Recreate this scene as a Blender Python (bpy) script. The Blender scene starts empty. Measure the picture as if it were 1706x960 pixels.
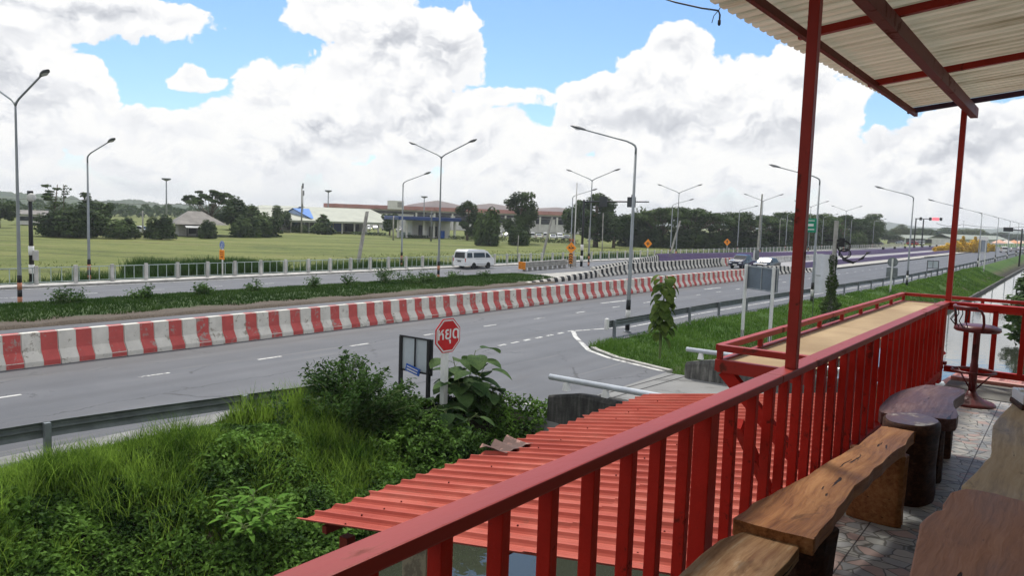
import bpy, bmesh, math, random
import numpy as np
from mathutils import Vector, Matrix
HAZE = 0.00026
R = math.radians
C = bpy.context.scene.collection
SC = bpy.context.scene
rnd = random.Random(7)
RG = np.random.default_rng(11)

# ------------------------------------------------------------------ camera
F, CX, CY, HC = 1280., 853., 480., 5.0          # lens in photo pixels, image centre, eye height over the road
_yc = np.array([1797-CX, -(398-CY), -F]); _yc /= np.linalg.norm(_yc)      # +Y runs along the road
_zc = np.cross(np.array([1, -.034, 0.]), -_yc); _zc /= np.linalg.norm(_zc)
if _zc[1] < 0: _zc = -_zc
MW = np.array([np.cross(_yc, _zc), _yc, _zc])
def ray(px, py): return MW @ np.array([px-CX, -(py-CY), -F])
def at(px, py, z=0.):
    r = ray(px, py); return Vector(np.array([0, 0, HC]) + r*((z-HC)/r[2]))
def atY(px, py, Y):
    r = ray(px, py); return Vector(np.array([0, 0, HC]) + r*(Y/r[1]))
def atD(px, py, D):
    r = ray(px, py); return Vector(np.array([0, 0, HC]) + r*(D/math.hypot(r[0], r[1])))
cam = bpy.data.cameras.new('camera'); co = bpy.data.objects.new('camera', cam); C.objects.link(co)
mw = Matrix(MW.tolist()).to_4x4(); mw.translation = (0, 0, HC); co.matrix_world = mw
cam.sensor_width = 36; cam.sensor_fit = 'HORIZONTAL'; cam.lens = 36*F/1706
cam.clip_start = .05; cam.clip_end = 30000
SC.camera = co
SC.view_settings.view_transform = 'Standard'; SC.view_settings.look = 'None'
SC.view_settings.gamma = 1; SC.view_settings.use_curve_mapping = False
SC.view_settings.exposure = EXPOSURE = 0.32
SC.cycles.max_bounces = 6; SC.cycles.diffuse_bounces = 3; SC.cycles.transparent_max_bounces = 4
SC.cycles.use_denoising = True
SC.cycles.sample_clamp_indirect = 4

# ------------------------------------------------------------------ sun and sky with cumulus
SUN_EL, SUN_AZ = R(58), R(-48)                   # azimuth from +Y, negative to the left of the road
sl = bpy.data.lights.new('sun', 'SUN'); so = bpy.data.objects.new('sun', sl); C.objects.link(so)
sl.energy = 3.4; sl.angle = R(10); sl.color = (1, .95, .87)
sd = Vector((math.sin(SUN_AZ)*math.cos(SUN_EL), math.cos(SUN_AZ)*math.cos(SUN_EL), math.sin(SUN_EL)))
so.rotation_euler = sd.to_track_quat('Z', 'Y').to_euler(); so.location = (0, 0, 60)

class NT:
    def __init__(s, tree): s.t = tree; s.n = tree.nodes; s.l = tree.links
    def node(s, typ, **k):
        n = s.n.new(typ)
        for a, b in k.items(): setattr(n, a, b)
        return n
    def put(s, sock, v):
        if hasattr(v, 'is_linked') or hasattr(v, 'links'): s.l.new(v, sock)
        elif v is not None:
            try: sock.default_value = v
            except Exception: sock.default_value = (v, v, v)
    def m(s, op, a, b=None, c=None, clamp=False):
        n = s.node('ShaderNodeMath', operation=op); n.use_clamp = clamp
        s.put(n.inputs[0], a)
        if b is not None: s.put(n.inputs[1], b)
        if c is not None: s.put(n.inputs[2], c)
        return n.outputs[0]
    def v(s, op, a, b=None, out=0):
        n = s.node('ShaderNodeVectorMath', operation=op); s.put(n.inputs[0], a)
        if b is not None: s.put(n.inputs[3] if op == 'SCALE' else n.inputs[1], b)
        return n.outputs[out]
    def mix(s, f, a, b, typ='RGBA', blend='MIX'):
        n = s.node('ShaderNodeMix', data_type=typ)
        if typ == 'RGBA': n.blend_type = blend
        ii = {'RGBA': (0, 6, 7, 2), 'FLOAT': (0, 2, 3, 0)}[typ]
        s.put(n.inputs[ii[0]], f); s.put(n.inputs[ii[1]], a); s.put(n.inputs[ii[2]], b)
        return n.outputs[ii[3]]
    def noise(s, vec, scale, detail=4, rough=.5, dist=0, out=0, dim='3D'):
        n = s.node('ShaderNodeTexNoise'); n.noise_dimensions = dim; s.put(n.inputs['Vector'], vec)
        n.inputs['Scale'].default_value = scale; n.inputs['Detail'].default_value = detail
        n.inputs['Roughness'].default_value = rough; n.inputs['Distortion'].default_value = dist
        return n.outputs[out]
    def rng(s, v, a, b, c=0., d=1., smooth=False):
        n = s.node('ShaderNodeMapRange'); n.clamp = True
        if smooth: n.interpolation_type = 'SMOOTHSTEP'
        s.put(n.inputs[0], v); n.inputs[1].default_value = a; n.inputs[2].default_value = b
        n.inputs[3].default_value = c; n.inputs[4].default_value = d
        return n.outputs[0]
    def ramp(s, f, stops, interp='LINEAR'):
        n = s.node('ShaderNodeValToRGB'); cr = n.color_ramp; cr.interpolation = interp
        while len(cr.elements) < len(stops): cr.elements.new(.5)
        for e, (p, c) in zip(cr.elements, stops): e.position = p; e.color = (*c[:3], 1)
        s.put(n.inputs[0], f); return n.outputs[0]
    def sep(s, v):
        n = s.node('ShaderNodeSeparateXYZ'); s.put(n.inputs[0], v); return n.outputs
    def comb(s, x, y, z=0.):
        n = s.node('ShaderNodeCombineXYZ'); s.put(n.inputs[0], x); s.put(n.inputs[1], y); s.put(n.inputs[2], z); return n.outputs[0]

def azel(px, py):
    r = ray(px, py); r = r/np.linalg.norm(r); return math.atan2(r[0], r[1]), math.asin(r[2])
# cumulus heaps: where each one stands in the sky (photo pixel of its middle, half width, half height, weight)
CLOUDS = [(100,15,240,48,1),(-60,80,110,60,1),(35,115,90,75,1),(140,128,48,36,1),(110,195,85,60,1),(20,210,110,80,1),(-300,150,250,200,1),
 (250,245,150,60,1),(420,245,130,65,1),(520,190,130,90,1),(610,135,100,80,1),(660,60,110,80,1),(560,25,85,50,1),(735,95,75,55,1),
 (690,205,110,90,1),(800,235,120,55,1),(860,270,130,60,1),(345,138,45,22,.8),(772,22,24,30,.75),(815,163,110,20,.72),(800,90,18,60,.35),
 (1135,105,58,66,1),(1080,165,95,60,1),(1180,150,85,55,1),(1250,170,90,70,1),(980,165,55,45,1),(1000,215,110,50,1),(1140,210,170,60,1),(1330,170,110,75,1),(1300,230,110,60,1),
 (1190,275,120,42,1),(1280,290,120,50,1),(1040,315,150,45,1),(1360,250,70,55,.9),(1255,70,20,12,.4),(1310,90,40,24,.55),
 (1620,235,120,50,1),(1690,200,80,40,1),(1560,300,150,70,1),(1720,290,150,110,1),(1430,330,90,45,.9),(1700,250,150,60,1),
 (-120,275,99,29,0.95),(9,265,70,37,0.86),(117,317,95,37,0.92),(247,270,104,37,0.93),(383,299,73,36,0.95),(494,263,117,31,0.98),(638,301,120,30,1.0),(757,314,118,25,0.83),(864,316,93,34,0.88),(987,283,89,33,0.95),(1132,300,121,37,1.05),(1264,271,117,39,1.03),(1390,301,81,37,0.94),(1501,265,116,39,0.82),(1640,284,78,28,0.99),(-100,332,133,12,0.9),(140,344,151,17,0.9),(365,362,111,12,0.9),(597,353,103,14,0.9),(830,362,92,17,0.9),(1042,382,152,14,0.9),(1264,381,135,15,0.9),(1493,390,155,15,0.9),(1713,398,106,13,0.9),(2100,250,300,160,1),(-800,100,300,220,1)]
GREYS = [(690,75,85,50,.6),(600,222,120,26,.8),(700,190,70,45,.5),(20,165,75,65,.65),(1150,212,210,28,.4),(1600,262,170,60,.6),(120,8,180,16,.5)]
def blob(px, py, rx, ry, w):
    a, e = azel(px, py); a1, _ = azel(px+rx, py); _, e1 = azel(px, py-ry)
    return a, e, abs(a1-a), abs(e1-e), w
world = bpy.data.worlds.new('World'); SC.world = world; world.use_nodes = True
w = NT(world.node_tree); w.n.clear()
sky = w.node('ShaderNodeTexSky'); sky.sky_type = 'NISHITA'; sky.sun_disc = False
sky.sun_elevation = SUN_EL; sky.sun_rotation = SUN_AZ; sky.altitude = 400; sky.air_density = 1.15; sky.dust_density = .15; sky.ozone_density = 4
bg1 = w.node('ShaderNodeBackground'); bg1.inputs[1].default_value = .115; w.l.new(w.mix(1, sky.outputs[0], (.84, .93, 1.04, 1), blend='MULTIPLY'), bg1.inputs[0])
d = w.node('ShaderNodeTexCoord').outputs['Generated']
dx, dy, dz = w.sep(d)
az = w.m('ARCTAN2', dx, dy); el = w.m('ARCSINE', dz); P = w.comb(az, el)
warp = w.v('SCALE', w.v('SUBTRACT', w.noise(P, 9, 4, .6, out=1, dim='2D'), (.5, .5, .5)), .06)
PW = w.v('ADD', P, warp)
def field(blobs, PW):
    acc = None
    for b in blobs:
        a, e, ra, re, wt = blob(*b)
        q = w.v('MULTIPLY', w.v('SUBTRACT', PW, (a, e, 0)), (1/ra, 1/re, 0))
        f = w.m('MULTIPLY_ADD', w.v('DOT_PRODUCT', q, q, 1), -.62*wt, wt)
        acc = f if acc is None else w.m('MAXIMUM', acc, f)
    return w.m('MAXIMUM', acc, -1.2)
aro = w.m('ABSOLUTE', w.m('ADD', az, .64))                       # cumulus added over the unseen rest of the sky to brighten surfaces facing it
rest = w.m('MULTIPLY_ADD', w.m('MAXIMUM', w.rng(aro, .95, 1.4), w.rng(el, .42, .62)), 1.62, -1.2)
f0 = field(CLOUDS, PW); base = w.m('MAXIMUM', f0, rest); grey = w.m('MAXIMUM', field(GREYS, PW), 0)
below = w.m('SUBTRACT', field(CLOUDS, w.v('ADD', PW, (-.004, .018, 0))), f0)    # > 0 on the underside of each heap
def puff(off):
    p = w.v('MULTIPLY', w.v('ADD', PW, off), (1, 1.35, 1))
    vo = w.node('ShaderNodeTexVoronoi'); vo.voronoi_dimensions = '2D'; vo.feature = 'F1'; vo.normalize = True; w.put(vo.inputs['Vector'], p)
    vo.inputs['Scale'].default_value = 17; vo.inputs['Detail'].default_value = 4; vo.inputs['Roughness'].default_value = .55;
    n = w.noise(p, 10, 8, .62, dim='2D')
    return w.m('ADD', w.m('MULTIPLY', w.m('SUBTRACT', .42, vo.outputs[0]), 1.3), w.m('MULTIPLY', w.m('SUBTRACT', n, .5), 1.9))
p0 = puff((0, 0, 0)); p1 = puff((-.006, .016, 0))
D = w.m('ADD', w.m('SUBTRACT', base, .33), w.m('MULTIPLY', p0, .75))
alpha = w.rng(D, .0, .16, smooth=True)
low = w.rng(el, .015, .10, .95, 0, True)                       # towards the horizon the gaps between the clouds turn milky
alpha = w.m('MAXIMUM', alpha, low)
relief = w.m('MULTIPLY', w.m('SUBTRACT', p0, p1), w.rng(el, .03, .16, .75, 1.0))           # the sides of the puffs that look at the sun are lighter
thick = w.rng(D, .05, .7)
und = w.rng(below, .0, .62, 0, .46)
sh = w.m('ADD', w.m('MULTIPLY', w.m('ADD', w.m('MINIMUM', grey, .42), und), w.m('ADD', .85, w.m('MULTIPLY', w.m('SUBTRACT', .1, p0), 1.0))), w.m('MULTIPLY', w.m('SUBTRACT', .07, w.m('MULTIPLY', relief, 1.5)), thick), clamp=True)
ccol = w.ramp(sh, [(0, (1.0, .995, .98)), (.25, (.92, .925, .94)), (.6, (.74, .755, .79)), (1, (.55, .57, .62))])
bg2 = w.node('ShaderNodeBackground'); w.l.new(ccol, bg2.inputs[0]); bg2.inputs[1].default_value = .84
mx = w.node('ShaderNodeMixShader'); w.l.new(alpha, mx.inputs[0]); w.l.new(bg1.outputs[0], mx.inputs[1]); w.l.new(bg2.outputs[0], mx.inputs[2])
wo = w.node('ShaderNodeOutputWorld'); w.l.new(mx.outputs[0], wo.inputs[0])
world.cycles.sampling_method = 'MANUAL'; world.cycles.sample_map_resolution = 512

# ------------------------------------------------------------------ materials
MATS = {}
def mat(name, col, rough=.6, var=.15, scale=3., metal=0., bump=0., bscale=None, spec=.35, detail=5, col2=None, lo=.35, hi=.65, stretch=None, coat=0):
    if name in MATS: return MATS[name]
    m = bpy.data.materials.new(name); m.use_nodes = True; t = NT(m.node_tree); t.n.clear()
    b = t.node('ShaderNodeBsdfPrincipled'); o = t.node('ShaderNodeOutputMaterial'); t.l.new(b.outputs[0], o.inputs[0])
    pos = t.node('ShaderNodeNewGeometry').outputs['Position']
    if stretch: pos = t.v('MULTIPLY', pos, stretch)
    n = t.noise(pos, scale, detail, .6)
    c1 = tuple(max(0, c*(1-var)) for c in col); c2 = col2 or tuple(c*(1+var) for c in col)
    t.l.new(t.mix(t.rng(n, lo, hi), (*c1, 1), (*c2, 1)), b.inputs['Base Color'])
    b.inputs['Roughness'].default_value = rough; b.inputs['Metallic'].default_value = metal
    b.inputs['Specular IOR Level'].default_value = spec; b.inputs['Coat Weight'].default_value = coat
    if bump:
        bn = t.node('ShaderNodeBump'); bn.inputs['Strength'].default_value = 1; bn.inputs['Distance'].default_value = bump
        t.l.new(t.noise(pos, bscale or scale*4, 6, .6), bn.inputs['Height']); t.l.new(bn.outputs[0], b.inputs['Normal'])
    m['b'] = 1; MATS[name] = m; return m
def newmat(name):
    m = bpy.data.materials.new(name); m.use_nodes = True; t = NT(m.node_tree); t.n.clear()
    b = t.node('ShaderNodeBsdfPrincipled'); o = t.node('ShaderNodeOutputMaterial'); t.l.new(b.outputs[0], o.inputs[0])
    pos = t.node('ShaderNodeNewGeometry').outputs['Position']
    MATS[name] = m; return m, t, b, o, pos
def leafmat(name, c1, c2, trans=.3, scale=.5, rough=.5):
    m, t, b, o, pos = newmat(name)
    n = t.noise(pos, scale, 3, .6); f = t.noise(pos, scale*14, 2, .6)
    k = t.rng(t.m('ADD', t.m('MULTIPLY', n, .6), t.m('MULTIPLY', f, .4)), .40, .62)
    col = t.mix(k, (*c1, 1), (*c2, 1))
    oi = t.node('ShaderNodeObjectInfo'); col = t.mix(1, col, t.mix(oi.outputs['Random'], (.78, .80, .82, 1), (1.3, 1.24, 1.12, 1)), blend='MULTIPLY')
    t.l.new(col, b.inputs['Base Color']); b.inputs['Roughness'].default_value = .75; b.inputs['Specular IOR Level'].default_value = .1
    tr = t.node('ShaderNodeBsdfTranslucent'); t.l.new(col, tr.inputs[0])
    x = t.node('ShaderNodeMixShader'); x.inputs[0].default_value = trans
    t.l.new(b.outputs[0], x.inputs[1]); t.l.new(tr.outputs[0], x.inputs[2]); t.l.new(x.outputs[0], o.inputs[0])
    return m
def wornmat(name, col, under, rough=.5, amount=.5, scale=6., bump=.002, var=.12, stretch=(1, 1, 1), spec=.4):
    """paint worn through to what is under it in patches"""
    m, t, b, o, pos = newmat(name)
    pos = t.v('MULTIPLY', pos, stretch)
    n = t.noise(pos, scale, 8, .68, .3); g = t.noise(pos, scale*.23, 3, .5)
    f = t.rng(t.m('ADD', n, t.m('MULTIPLY', t.m('SUBTRACT', g, .5), .5)), .62-.12*amount, .70-.1*amount)
    v = t.rng(t.noise(pos, scale*.6, 5, .6), .3, .7)
    c = t.mix(v, tuple(x*(1-var) for x in col)+(1,), tuple(x*(1+var) for x in col)+(1,))
    t.l.new(t.mix(f, c, (*under, 1)), b.inputs['Base Color'])
    t.l.new(t.mix(f, rough, .85, 'FLOAT'), b.inputs['Roughness']); b.inputs['Specular IOR Level'].default_value = spec
    if bump:
        bn = t.node('ShaderNodeBump'); bn.inputs['Distance'].default_value = bump; bn.inputs['Strength'].default_value = .8
        t.l.new(t.m('SUBTRACT', t.noise(pos, scale*5, 5, .6), t.m('MULTIPLY', f, .4)), bn.inputs['Height']); t.l.new(bn.outputs[0], b.inputs['Normal'])
    return m

m, t, b, o, pos = newmat('asphalt')
big = t.noise(t.v('MULTIPLY', pos, (.5, .06, 1)), 1.2, 4, .55); mid = t.noise(pos, .45, 6, .62); fine = t.noise(pos, 26, 4, .7)
patch = t.rng(t.noise(t.v('MULTIPLY', pos, (1, .25, 1)), .35, 6, .65, .5), .56, .66)
v = t.m('ADD', t.m('MULTIPLY', big, .45), t.m('ADD', t.m('MULTIPLY', mid, .35), t.m('MULTIPLY', fine, .2)))
c = t.ramp(v, [(.3, (.060, .064, .072)), (.5, (.092, .096, .106)), (.7, (.124, .128, .138))])
xa = t.sep(pos)[0]; trk = t.m('COSINE', t.m('MULTIPLY', t.m('ADD', xa, t.m('MULTIPLY_ADD', mid, .5, 22.3)), 3.59))
c = t.mix(t.m('MULTIPLY', t.rng(trk, .1, .95), t.rng(big, .35, .65, .10, .42)), c, (.060, .061, .066, 1))
ck = t.node('ShaderNodeTexVoronoi'); ck.feature = 'DISTANCE_TO_EDGE'; t.put(ck.inputs['Vector'], t.v('MULTIPLY', t.v('ADD', pos, t.v('SCALE', t.noise(pos, 1.3, 4, .6, out=1), .7)), (.32, .13, 1))); ck.inputs['Scale'].default_value = 1
c = t.mix(t.m('MULTIPLY', t.rng(ck.outputs[0], .012, .004), t.rng(mid, .46, .56, 0, .8)), c, (.03, .03, .032, 1))
c = t.mix(t.m('MULTIPLY', patch, .38), c, (.062, .062, .066, 1))
c = t.mix(t.m('MULTIPLY', t.rng(t.noise(t.v('MULTIPLY', pos, (2.2, .10, 1)), .9, 4, .6), .60, .68), .35), c, (.19, .185, .175, 1))
t.l.new(c, b.inputs['Base Color'])
b.inputs['Roughness'].default_value = .68; b.inputs['Specular IOR Level'].default_value = .3
bn = t.node('ShaderNodeBump'); bn.inputs['Distance'].default_value = .004; t.l.new(t.noise(pos, 60, 3, .7), bn.inputs['Height']); t.l.new(bn.outputs[0], b.inputs['Normal'])

m, t, b, o, pos = newmat('ground_grass')                          # rough pasture, verge and bare soil
x_, y_, z_ = t.sep(pos)
fu = t.m('ADD', t.m('MULTIPLY', x_, .2), t.m('MULTIPLY', y_, .15)); fv = t.m('ADD', t.m('MULTIPLY', x_, -.59), t.m('MULTIPLY', y_, .8)); n1 = t.noise(t.comb(fu, fv), .10, 6, .6); n2 = t.noise(pos, .7, 6, .65); n3 = t.noise(pos, 9, 4, .7)
v = t.m('ADD', t.m('MULTIPLY', n1, .5), t.m('ADD', t.m('MULTIPLY', n2, .3), t.m('MULTIPLY', n3, .2)))
field_c = t.ramp(v, [(.38, (.050, .068, .018)), (.46, (.118, .145, .038)), (.55, (.168, .185, .058)), (.64, (.19, .172, .072))])
verge_c = t.ramp(v, [(.34, (.028, .055, .012)), (.5, (.055, .115, .02)), (.66, (.09, .14, .035))])
soil = t.ramp(n2, [(.3, (.05, .036, .024)), (.7, (.14, .105, .075))])
bnd = t.rng(t.noise(t.comb(t.m('MULTIPLY', fu, .55), fv), .22, 4, .6, .4), .56, .63)
field_c = t.mix(t.m('MULTIPLY', bnd, t.rng(n2, .35, .6, .2, .75)), field_c, (.05, .058, .022, 1))
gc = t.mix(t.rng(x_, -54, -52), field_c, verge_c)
gc = t.mix(t.m('MULTIPLY', t.rng(x_, -15.6, -14.6), t.rng(y_, 18, 16.5)), gc, (.022, .022, .012, 1))  # near bank: dark litter, darkened to stand for shade between the plants
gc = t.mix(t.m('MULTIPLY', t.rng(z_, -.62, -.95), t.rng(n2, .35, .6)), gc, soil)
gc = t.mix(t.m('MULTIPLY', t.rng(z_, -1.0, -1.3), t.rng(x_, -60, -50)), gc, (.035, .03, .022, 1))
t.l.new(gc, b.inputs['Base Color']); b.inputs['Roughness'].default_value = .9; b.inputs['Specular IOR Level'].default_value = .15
bn = t.node('ShaderNodeBump'); bn.inputs['Distance'].default_value = .12; t.l.new(t.m('ADD', n3, t.m('MULTIPLY', n2, 2)), bn.inputs['Height']); t.l.new(bn.outputs[0], b.inputs['Normal'])

m, t, b, o, pos = newmat('median_ground')
x_, y_, z_ = t.sep(pos)
n2 = t.noise(pos, .8, 6, .65); n3 = t.noise(pos, 12, 4, .7)
g = t.ramp(t.m('ADD', t.m('MULTIPLY', n2, .5), t.m('MULTIPLY', n3, .5)), [(.35, (.022, .05, .01)), (.65, (.06, .105, .025))])
s = t.ramp(n3, [(.3, (.06, .045, .033)), (.7, (.13, .105, .08))])
t.l.new(t.mix(t.rng(t.m('ADD', x_, t.m('MULTIPLY', n2, 1.6)), -33.9, -34.3), s, g), b.inputs['Base Color']); b.inputs['Roughness'].default_value = .95
bn = t.node('ShaderNodeBump'); bn.inputs['Distance'].default_value = .06; t.l.new(n3, bn.inputs['Height']); t.l.new(bn.outputs[0], b.inputs['Normal'])

m, t, b, o, pos = newmat('water')
b.inputs['Base Color'].default_value = (.035, .04, .028, 1); b.inputs['Roughness'].default_value = .03; b.inputs['Specular IOR Level'].default_value = .9; b.inputs['IOR'].default_value = 1.5
bn = t.node('ShaderNodeBump'); bn.inputs['Distance'].default_value = .006; t.l.new(t.noise(pos, 1.6, 3, .5), bn.inputs['Height']); t.l.new(bn.outputs[0], b.inputs['Normal'])

m, t, b, o, pos = newmat('crazy_paving')                          # printed broken-stone tiles, 30 cm square
vo = t.node('ShaderNodeTexVoronoi'); vo.feature = 'DISTANCE_TO_EDGE'; vs = t.v('ADD', pos, t.v('SCALE', t.noise(pos, 7, 2, .5, out=1), .05))
vs = t.v('MULTIPLY', vs, (1, 1.3, 1)); t.put(vo.inputs['Vector'], vs); vo.inputs['Scale'].default_value = 11
vc = t.node('ShaderNodeTexVoronoi'); t.put(vc.inputs['Vector'], vs); vc.inputs['Scale'].default_value = 11
hue = t.sep(vc.outputs['Color'])[0]
cc = t.ramp(hue, [(0, (.36, .37, .37)), (.2, (.47, .45, .41)), (.4, (.28, .295, .30)), (.6, (.46, .33, .29)), (.78, (.40, .41, .38)), (1, (.52, .49, .44))], 'CONSTANT')
cc = t.mix(t.m('MULTIPLY', t.noise(pos, 30, 5, .6), .5), cc, (.2, .2, .195, 1))
cc = t.mix(t.rng(vo.outputs[0], .02, .055), (.11, .11, .10, 1), cc)
fx = t.m('ABSOLUTE', t.m('SUBTRACT', t.m('FRACT', t.m('MULTIPLY', t.sep(pos)[0], 3.333)), .5)); fy = t.m('ABSOLUTE', t.m('SUBTRACT', t.m('FRACT', t.m('MULTIPLY', t.sep(pos)[1], 3.333)), .5))
gl = t.rng(t.m('MINIMUM', fx, fy), .006, .014)
t.l.new(t.mix(gl, (.04, .038, .035, 1), cc), b.inputs['Base Color']); b.inputs['Roughness'].default_value = .45; b.inputs['Specular IOR Level'].default_value = .3
bn = t.node('ShaderNodeBump'); bn.inputs['Distance'].default_value = .0015; t.l.new(t.m('MINIMUM', gl, t.rng(vo.outputs[0], 0, .08)), bn.inputs['Height']); t.l.new(bn.outputs[0], b.inputs['Normal'])

def woodmat(name, c1, c2, c3, rough=.45, spec=.35, coat=.0, scale=1.):
    m, t, b, o, pos = newmat(name)
    wv = t.v('ADD', pos, t.v('SCALE', t.v('SUBTRACT', t.noise(pos, 1.7*scale, 3, .5, out=1), (.5, .5, .5)), .10))
    gr = t.noise(t.v('MULTIPLY', wv, (30, 1.5, 30)), 1.8*scale, 7, .68, .4); bl = t.noise(t.v('MULTIPLY', wv, (3, 1, 3)), 2.0*scale, 5, .6, .6)
    c = t.ramp(t.m('ADD', t.m('MULTIPLY', gr, .6), t.m('MULTIPLY', bl, .4)), [(.36, c1), (.5, c2), (.62, c3)])
    stain = t.rng(t.noise(t.v('MULTIPLY', wv, (5, 1.8, 5)), 1.9, 5, .65, .5), .60, .68)
    c = t.mix(t.m('MULTIPLY', stain, .6), c, tuple(x*.45 for x in c1)+(1,))
    crack = t.rng(t.noise(t.v('MULTIPLY', wv, (17, 1.3, 17)), 1.4, 4, .55, .3), .675, .695)
    c = t.mix(crack, c, tuple(x*.16 for x in c1)+(1,))
    t.l.new(c, b.inputs['Base Color']); b.inputs['Specular IOR Level'].default_value = spec; b.inputs['Coat Weight'].default_value = coat
    t.l.new(t.rng(bl, .3, .7, rough*.7, rough*1.3), b.inputs['Roughness'])
    bn = t.node('ShaderNodeBump'); bn.inputs['Distance'].default_value = .003; t.l.new(t.m('SUBTRACT', gr, t.m('MULTIPLY', crack, 1.5)), bn.inputs['Height']); t.l.new(bn.outputs[0], b.inputs['Normal'])
    return m
woodmat('wood_bench', (.14, .052, .017), (.29, .125, .043), (.39, .19, .075), .5, .2)
woodmat('wood_grey', (.16, .075, .033), (.27, .16, .08), (.35, .26, .17), .7, .15)
woodmat('wood_dark', (.018, .009, .006), (.05, .022, .014), (.10, .046, .028), .6, .2)
woodmat('wood_purple', (.07, .032, .03), (.12, .062, .058), (.19, .12, .118), .45, .25)
woodmat('wood_table', (.22, .105, .06), (.34, .16, .092), (.41, .21, .13), .6, .1)
woodmat('wood_pale', (.26, .185, .11), (.40, .285, .165), (.46, .345, .22), .65, .12)

m, t, b, o, pos = newmat('translucent_sheet')                     # aged cream corrugated roof sheet, thin enough to glow
st = t.noise(t.v('MULTIPLY', pos, (.6, 6, 1)), 1.3, 6, .65)
c = t.ramp(st, [(.3, (.29, .265, .18)), (.48, (.50, .485, .385)), (.7, (.60, .59, .49))])
t.l.new(c, b.inputs['Base Color']); b.inputs['Roughness'].default_value = .5
tr = t.node('ShaderNodeBsdfTranslucent'); t.l.new(c, tr.inputs[0])
x = t.node('ShaderNodeMixShader'); x.inputs[0].default_value = .2; t.l.new(b.outputs[0], x.inputs[1]); t.l.new(tr.outputs[0], x.inputs[2]); t.l.new(x.outputs[0], o.inputs[0])

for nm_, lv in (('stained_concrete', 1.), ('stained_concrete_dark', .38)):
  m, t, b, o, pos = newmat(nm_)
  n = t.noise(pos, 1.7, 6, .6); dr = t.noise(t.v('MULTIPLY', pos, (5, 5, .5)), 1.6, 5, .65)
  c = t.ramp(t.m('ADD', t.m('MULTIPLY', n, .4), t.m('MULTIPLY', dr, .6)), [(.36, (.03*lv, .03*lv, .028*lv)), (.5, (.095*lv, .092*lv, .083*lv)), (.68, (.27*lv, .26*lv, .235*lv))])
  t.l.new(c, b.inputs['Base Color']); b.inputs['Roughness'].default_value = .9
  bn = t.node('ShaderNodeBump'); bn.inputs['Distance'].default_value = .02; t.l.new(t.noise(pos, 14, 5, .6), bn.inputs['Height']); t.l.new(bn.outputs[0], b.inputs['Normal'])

RED = wornmat('red_paint', (.40, .018, .010), (.14, .016, .010), .5, .08, 16, spec=.15)
REDCAP = wornmat('red_cap_paint', (.28, .030, .022), (.15, .04, .03), .45, .4, 5, stretch=(1, .35, 1), spec=.25)
STEELRED = wornmat('red_steel', (.33, .026, .017), (.12, .03, .02), .45, .25, 8, spec=.25)
STEELDARK = wornmat('dark_red_steel', (.14, .018, .012), (.09, .02, .012), .55, .15, 7, spec=.2)
SHEETRED, t, b, o, pos = newmat('red_roof_sheet')                  # sun-faded red sheet with rust runs and dirt
fade = t.noise(t.v('MULTIPLY', pos, (.7, 1.3, 1)), 1.1, 5, .62); run = t.noise(t.v('MULTIPLY', pos, (.55, 9, 1)), 2.3, 5, .65); sp = t.noise(pos, 11, 6, .7)
c = t.ramp(fade, [(.32, (.30, .052, .036)), (.5, (.38, .078, .053)), (.68, (.44, .12, .085))])
c = t.mix(t.m('MULTIPLY', t.rng(run, .54, .68), .5), c, (.24, .075, .05, 1))
c = t.mix(t.m('MULTIPLY', t.rng(sp, .60, .70), t.rng(fade, .4, .6, .15, .7)), c, (.15, .075, .05, 1))
t.l.new(c, b.inputs['Base Color']); b.inputs['Roughness'].default_value = .65; b.inputs['Specular IOR Level'].default_value = .12
bn = t.node('ShaderNodeBump'); bn.inputs['Distance'].default_value = .004; t.l.new(t.noise(t.v('MULTIPLY', pos, (1, 2, 1)), 3, 4, .6), bn.inputs['Height']); t.l.new(bn.outputs[0], b.inputs['Normal'])
JERSEYR = wornmat('barrier_red', (.47, .082, .074), (.34, .26, .23), .75, .42, 5, .004)
JERSEYW = wornmat('barrier_white', (.62, .595, .535), (.30, .27, .22), .8, .35, 4, .004)
JERSEYK = wornmat('barrier_black', (.018, .018, .019), (.12, .12, .115), .8, .25, 4, .004)
PURPLE = wornmat('purple_paint', (.135, .09, .20), (.17, .15, .18), .7, .3, 2.5)
CONC = mat('concrete', (.33, .32, .295), .88, .25, 2.2, bump=.006)
CONCW = mat('pale_concrete', (.44, .43, .41), .85, .22, 1.4, bump=.004)
TILEGREY = mat('cement_floor_grey', (.13, .128, .115), .8, .25, 3, bump=.003)
GALV = mat('galvanised', (.36, .38, .39), .45, .14, 4, metal=.75)
GALVD = mat('galvanised_dull', (.17, .19, .20), .55, .2, 3, metal=.35)
LAMPGREY = mat('lamp_grey', (.25, .27, .28), .5, .12, 2, metal=.4)
HEADGREY = mat('lamp_head_grey', (.12, .13, .14), .45, .1, 4)
LENS = mat('lamp_lens', (.55, .56, .55), .25, .05, 4)
BLACK = mat('black_paint', (.012, .012, .013), .45, .2, 4)
WHITE = mat('white_paint', (.68, .68, .66), .5, .08, 3)
OFFW = mat('off_white_paint', (.52, .52, .49), .6, .14, 3)
ROADW = wornmat('road_marking_white', (.52, .52, .50), (.15, .15, .155), .75, 1.0, 7, 0)
TAR = mat('tar', (.02, .02, .02), .8, .2, 5)
ORANGE = mat('sign_orange', (.85, .28, .01), .4, .05, 3)
SIGNRED = mat('sign_red', (.50, .008, .012), .4, .08, 3)
BLUE = mat('sign_blue', (.02, .10, .42), .4, .08, 3)
GREEN = mat('sign_green', (.0, .22, .12), .4, .08, 3)
FENCEG = mat('fence_metal', (.30, .36, .34), .6, .15, 2)
GLASS = mat('dark_glass', (.012, .015, .022), .1, .1, 2, spec=.4)
RUBBER = mat('rubber', (.015, .015, .015), .8, .2, 8)
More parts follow.
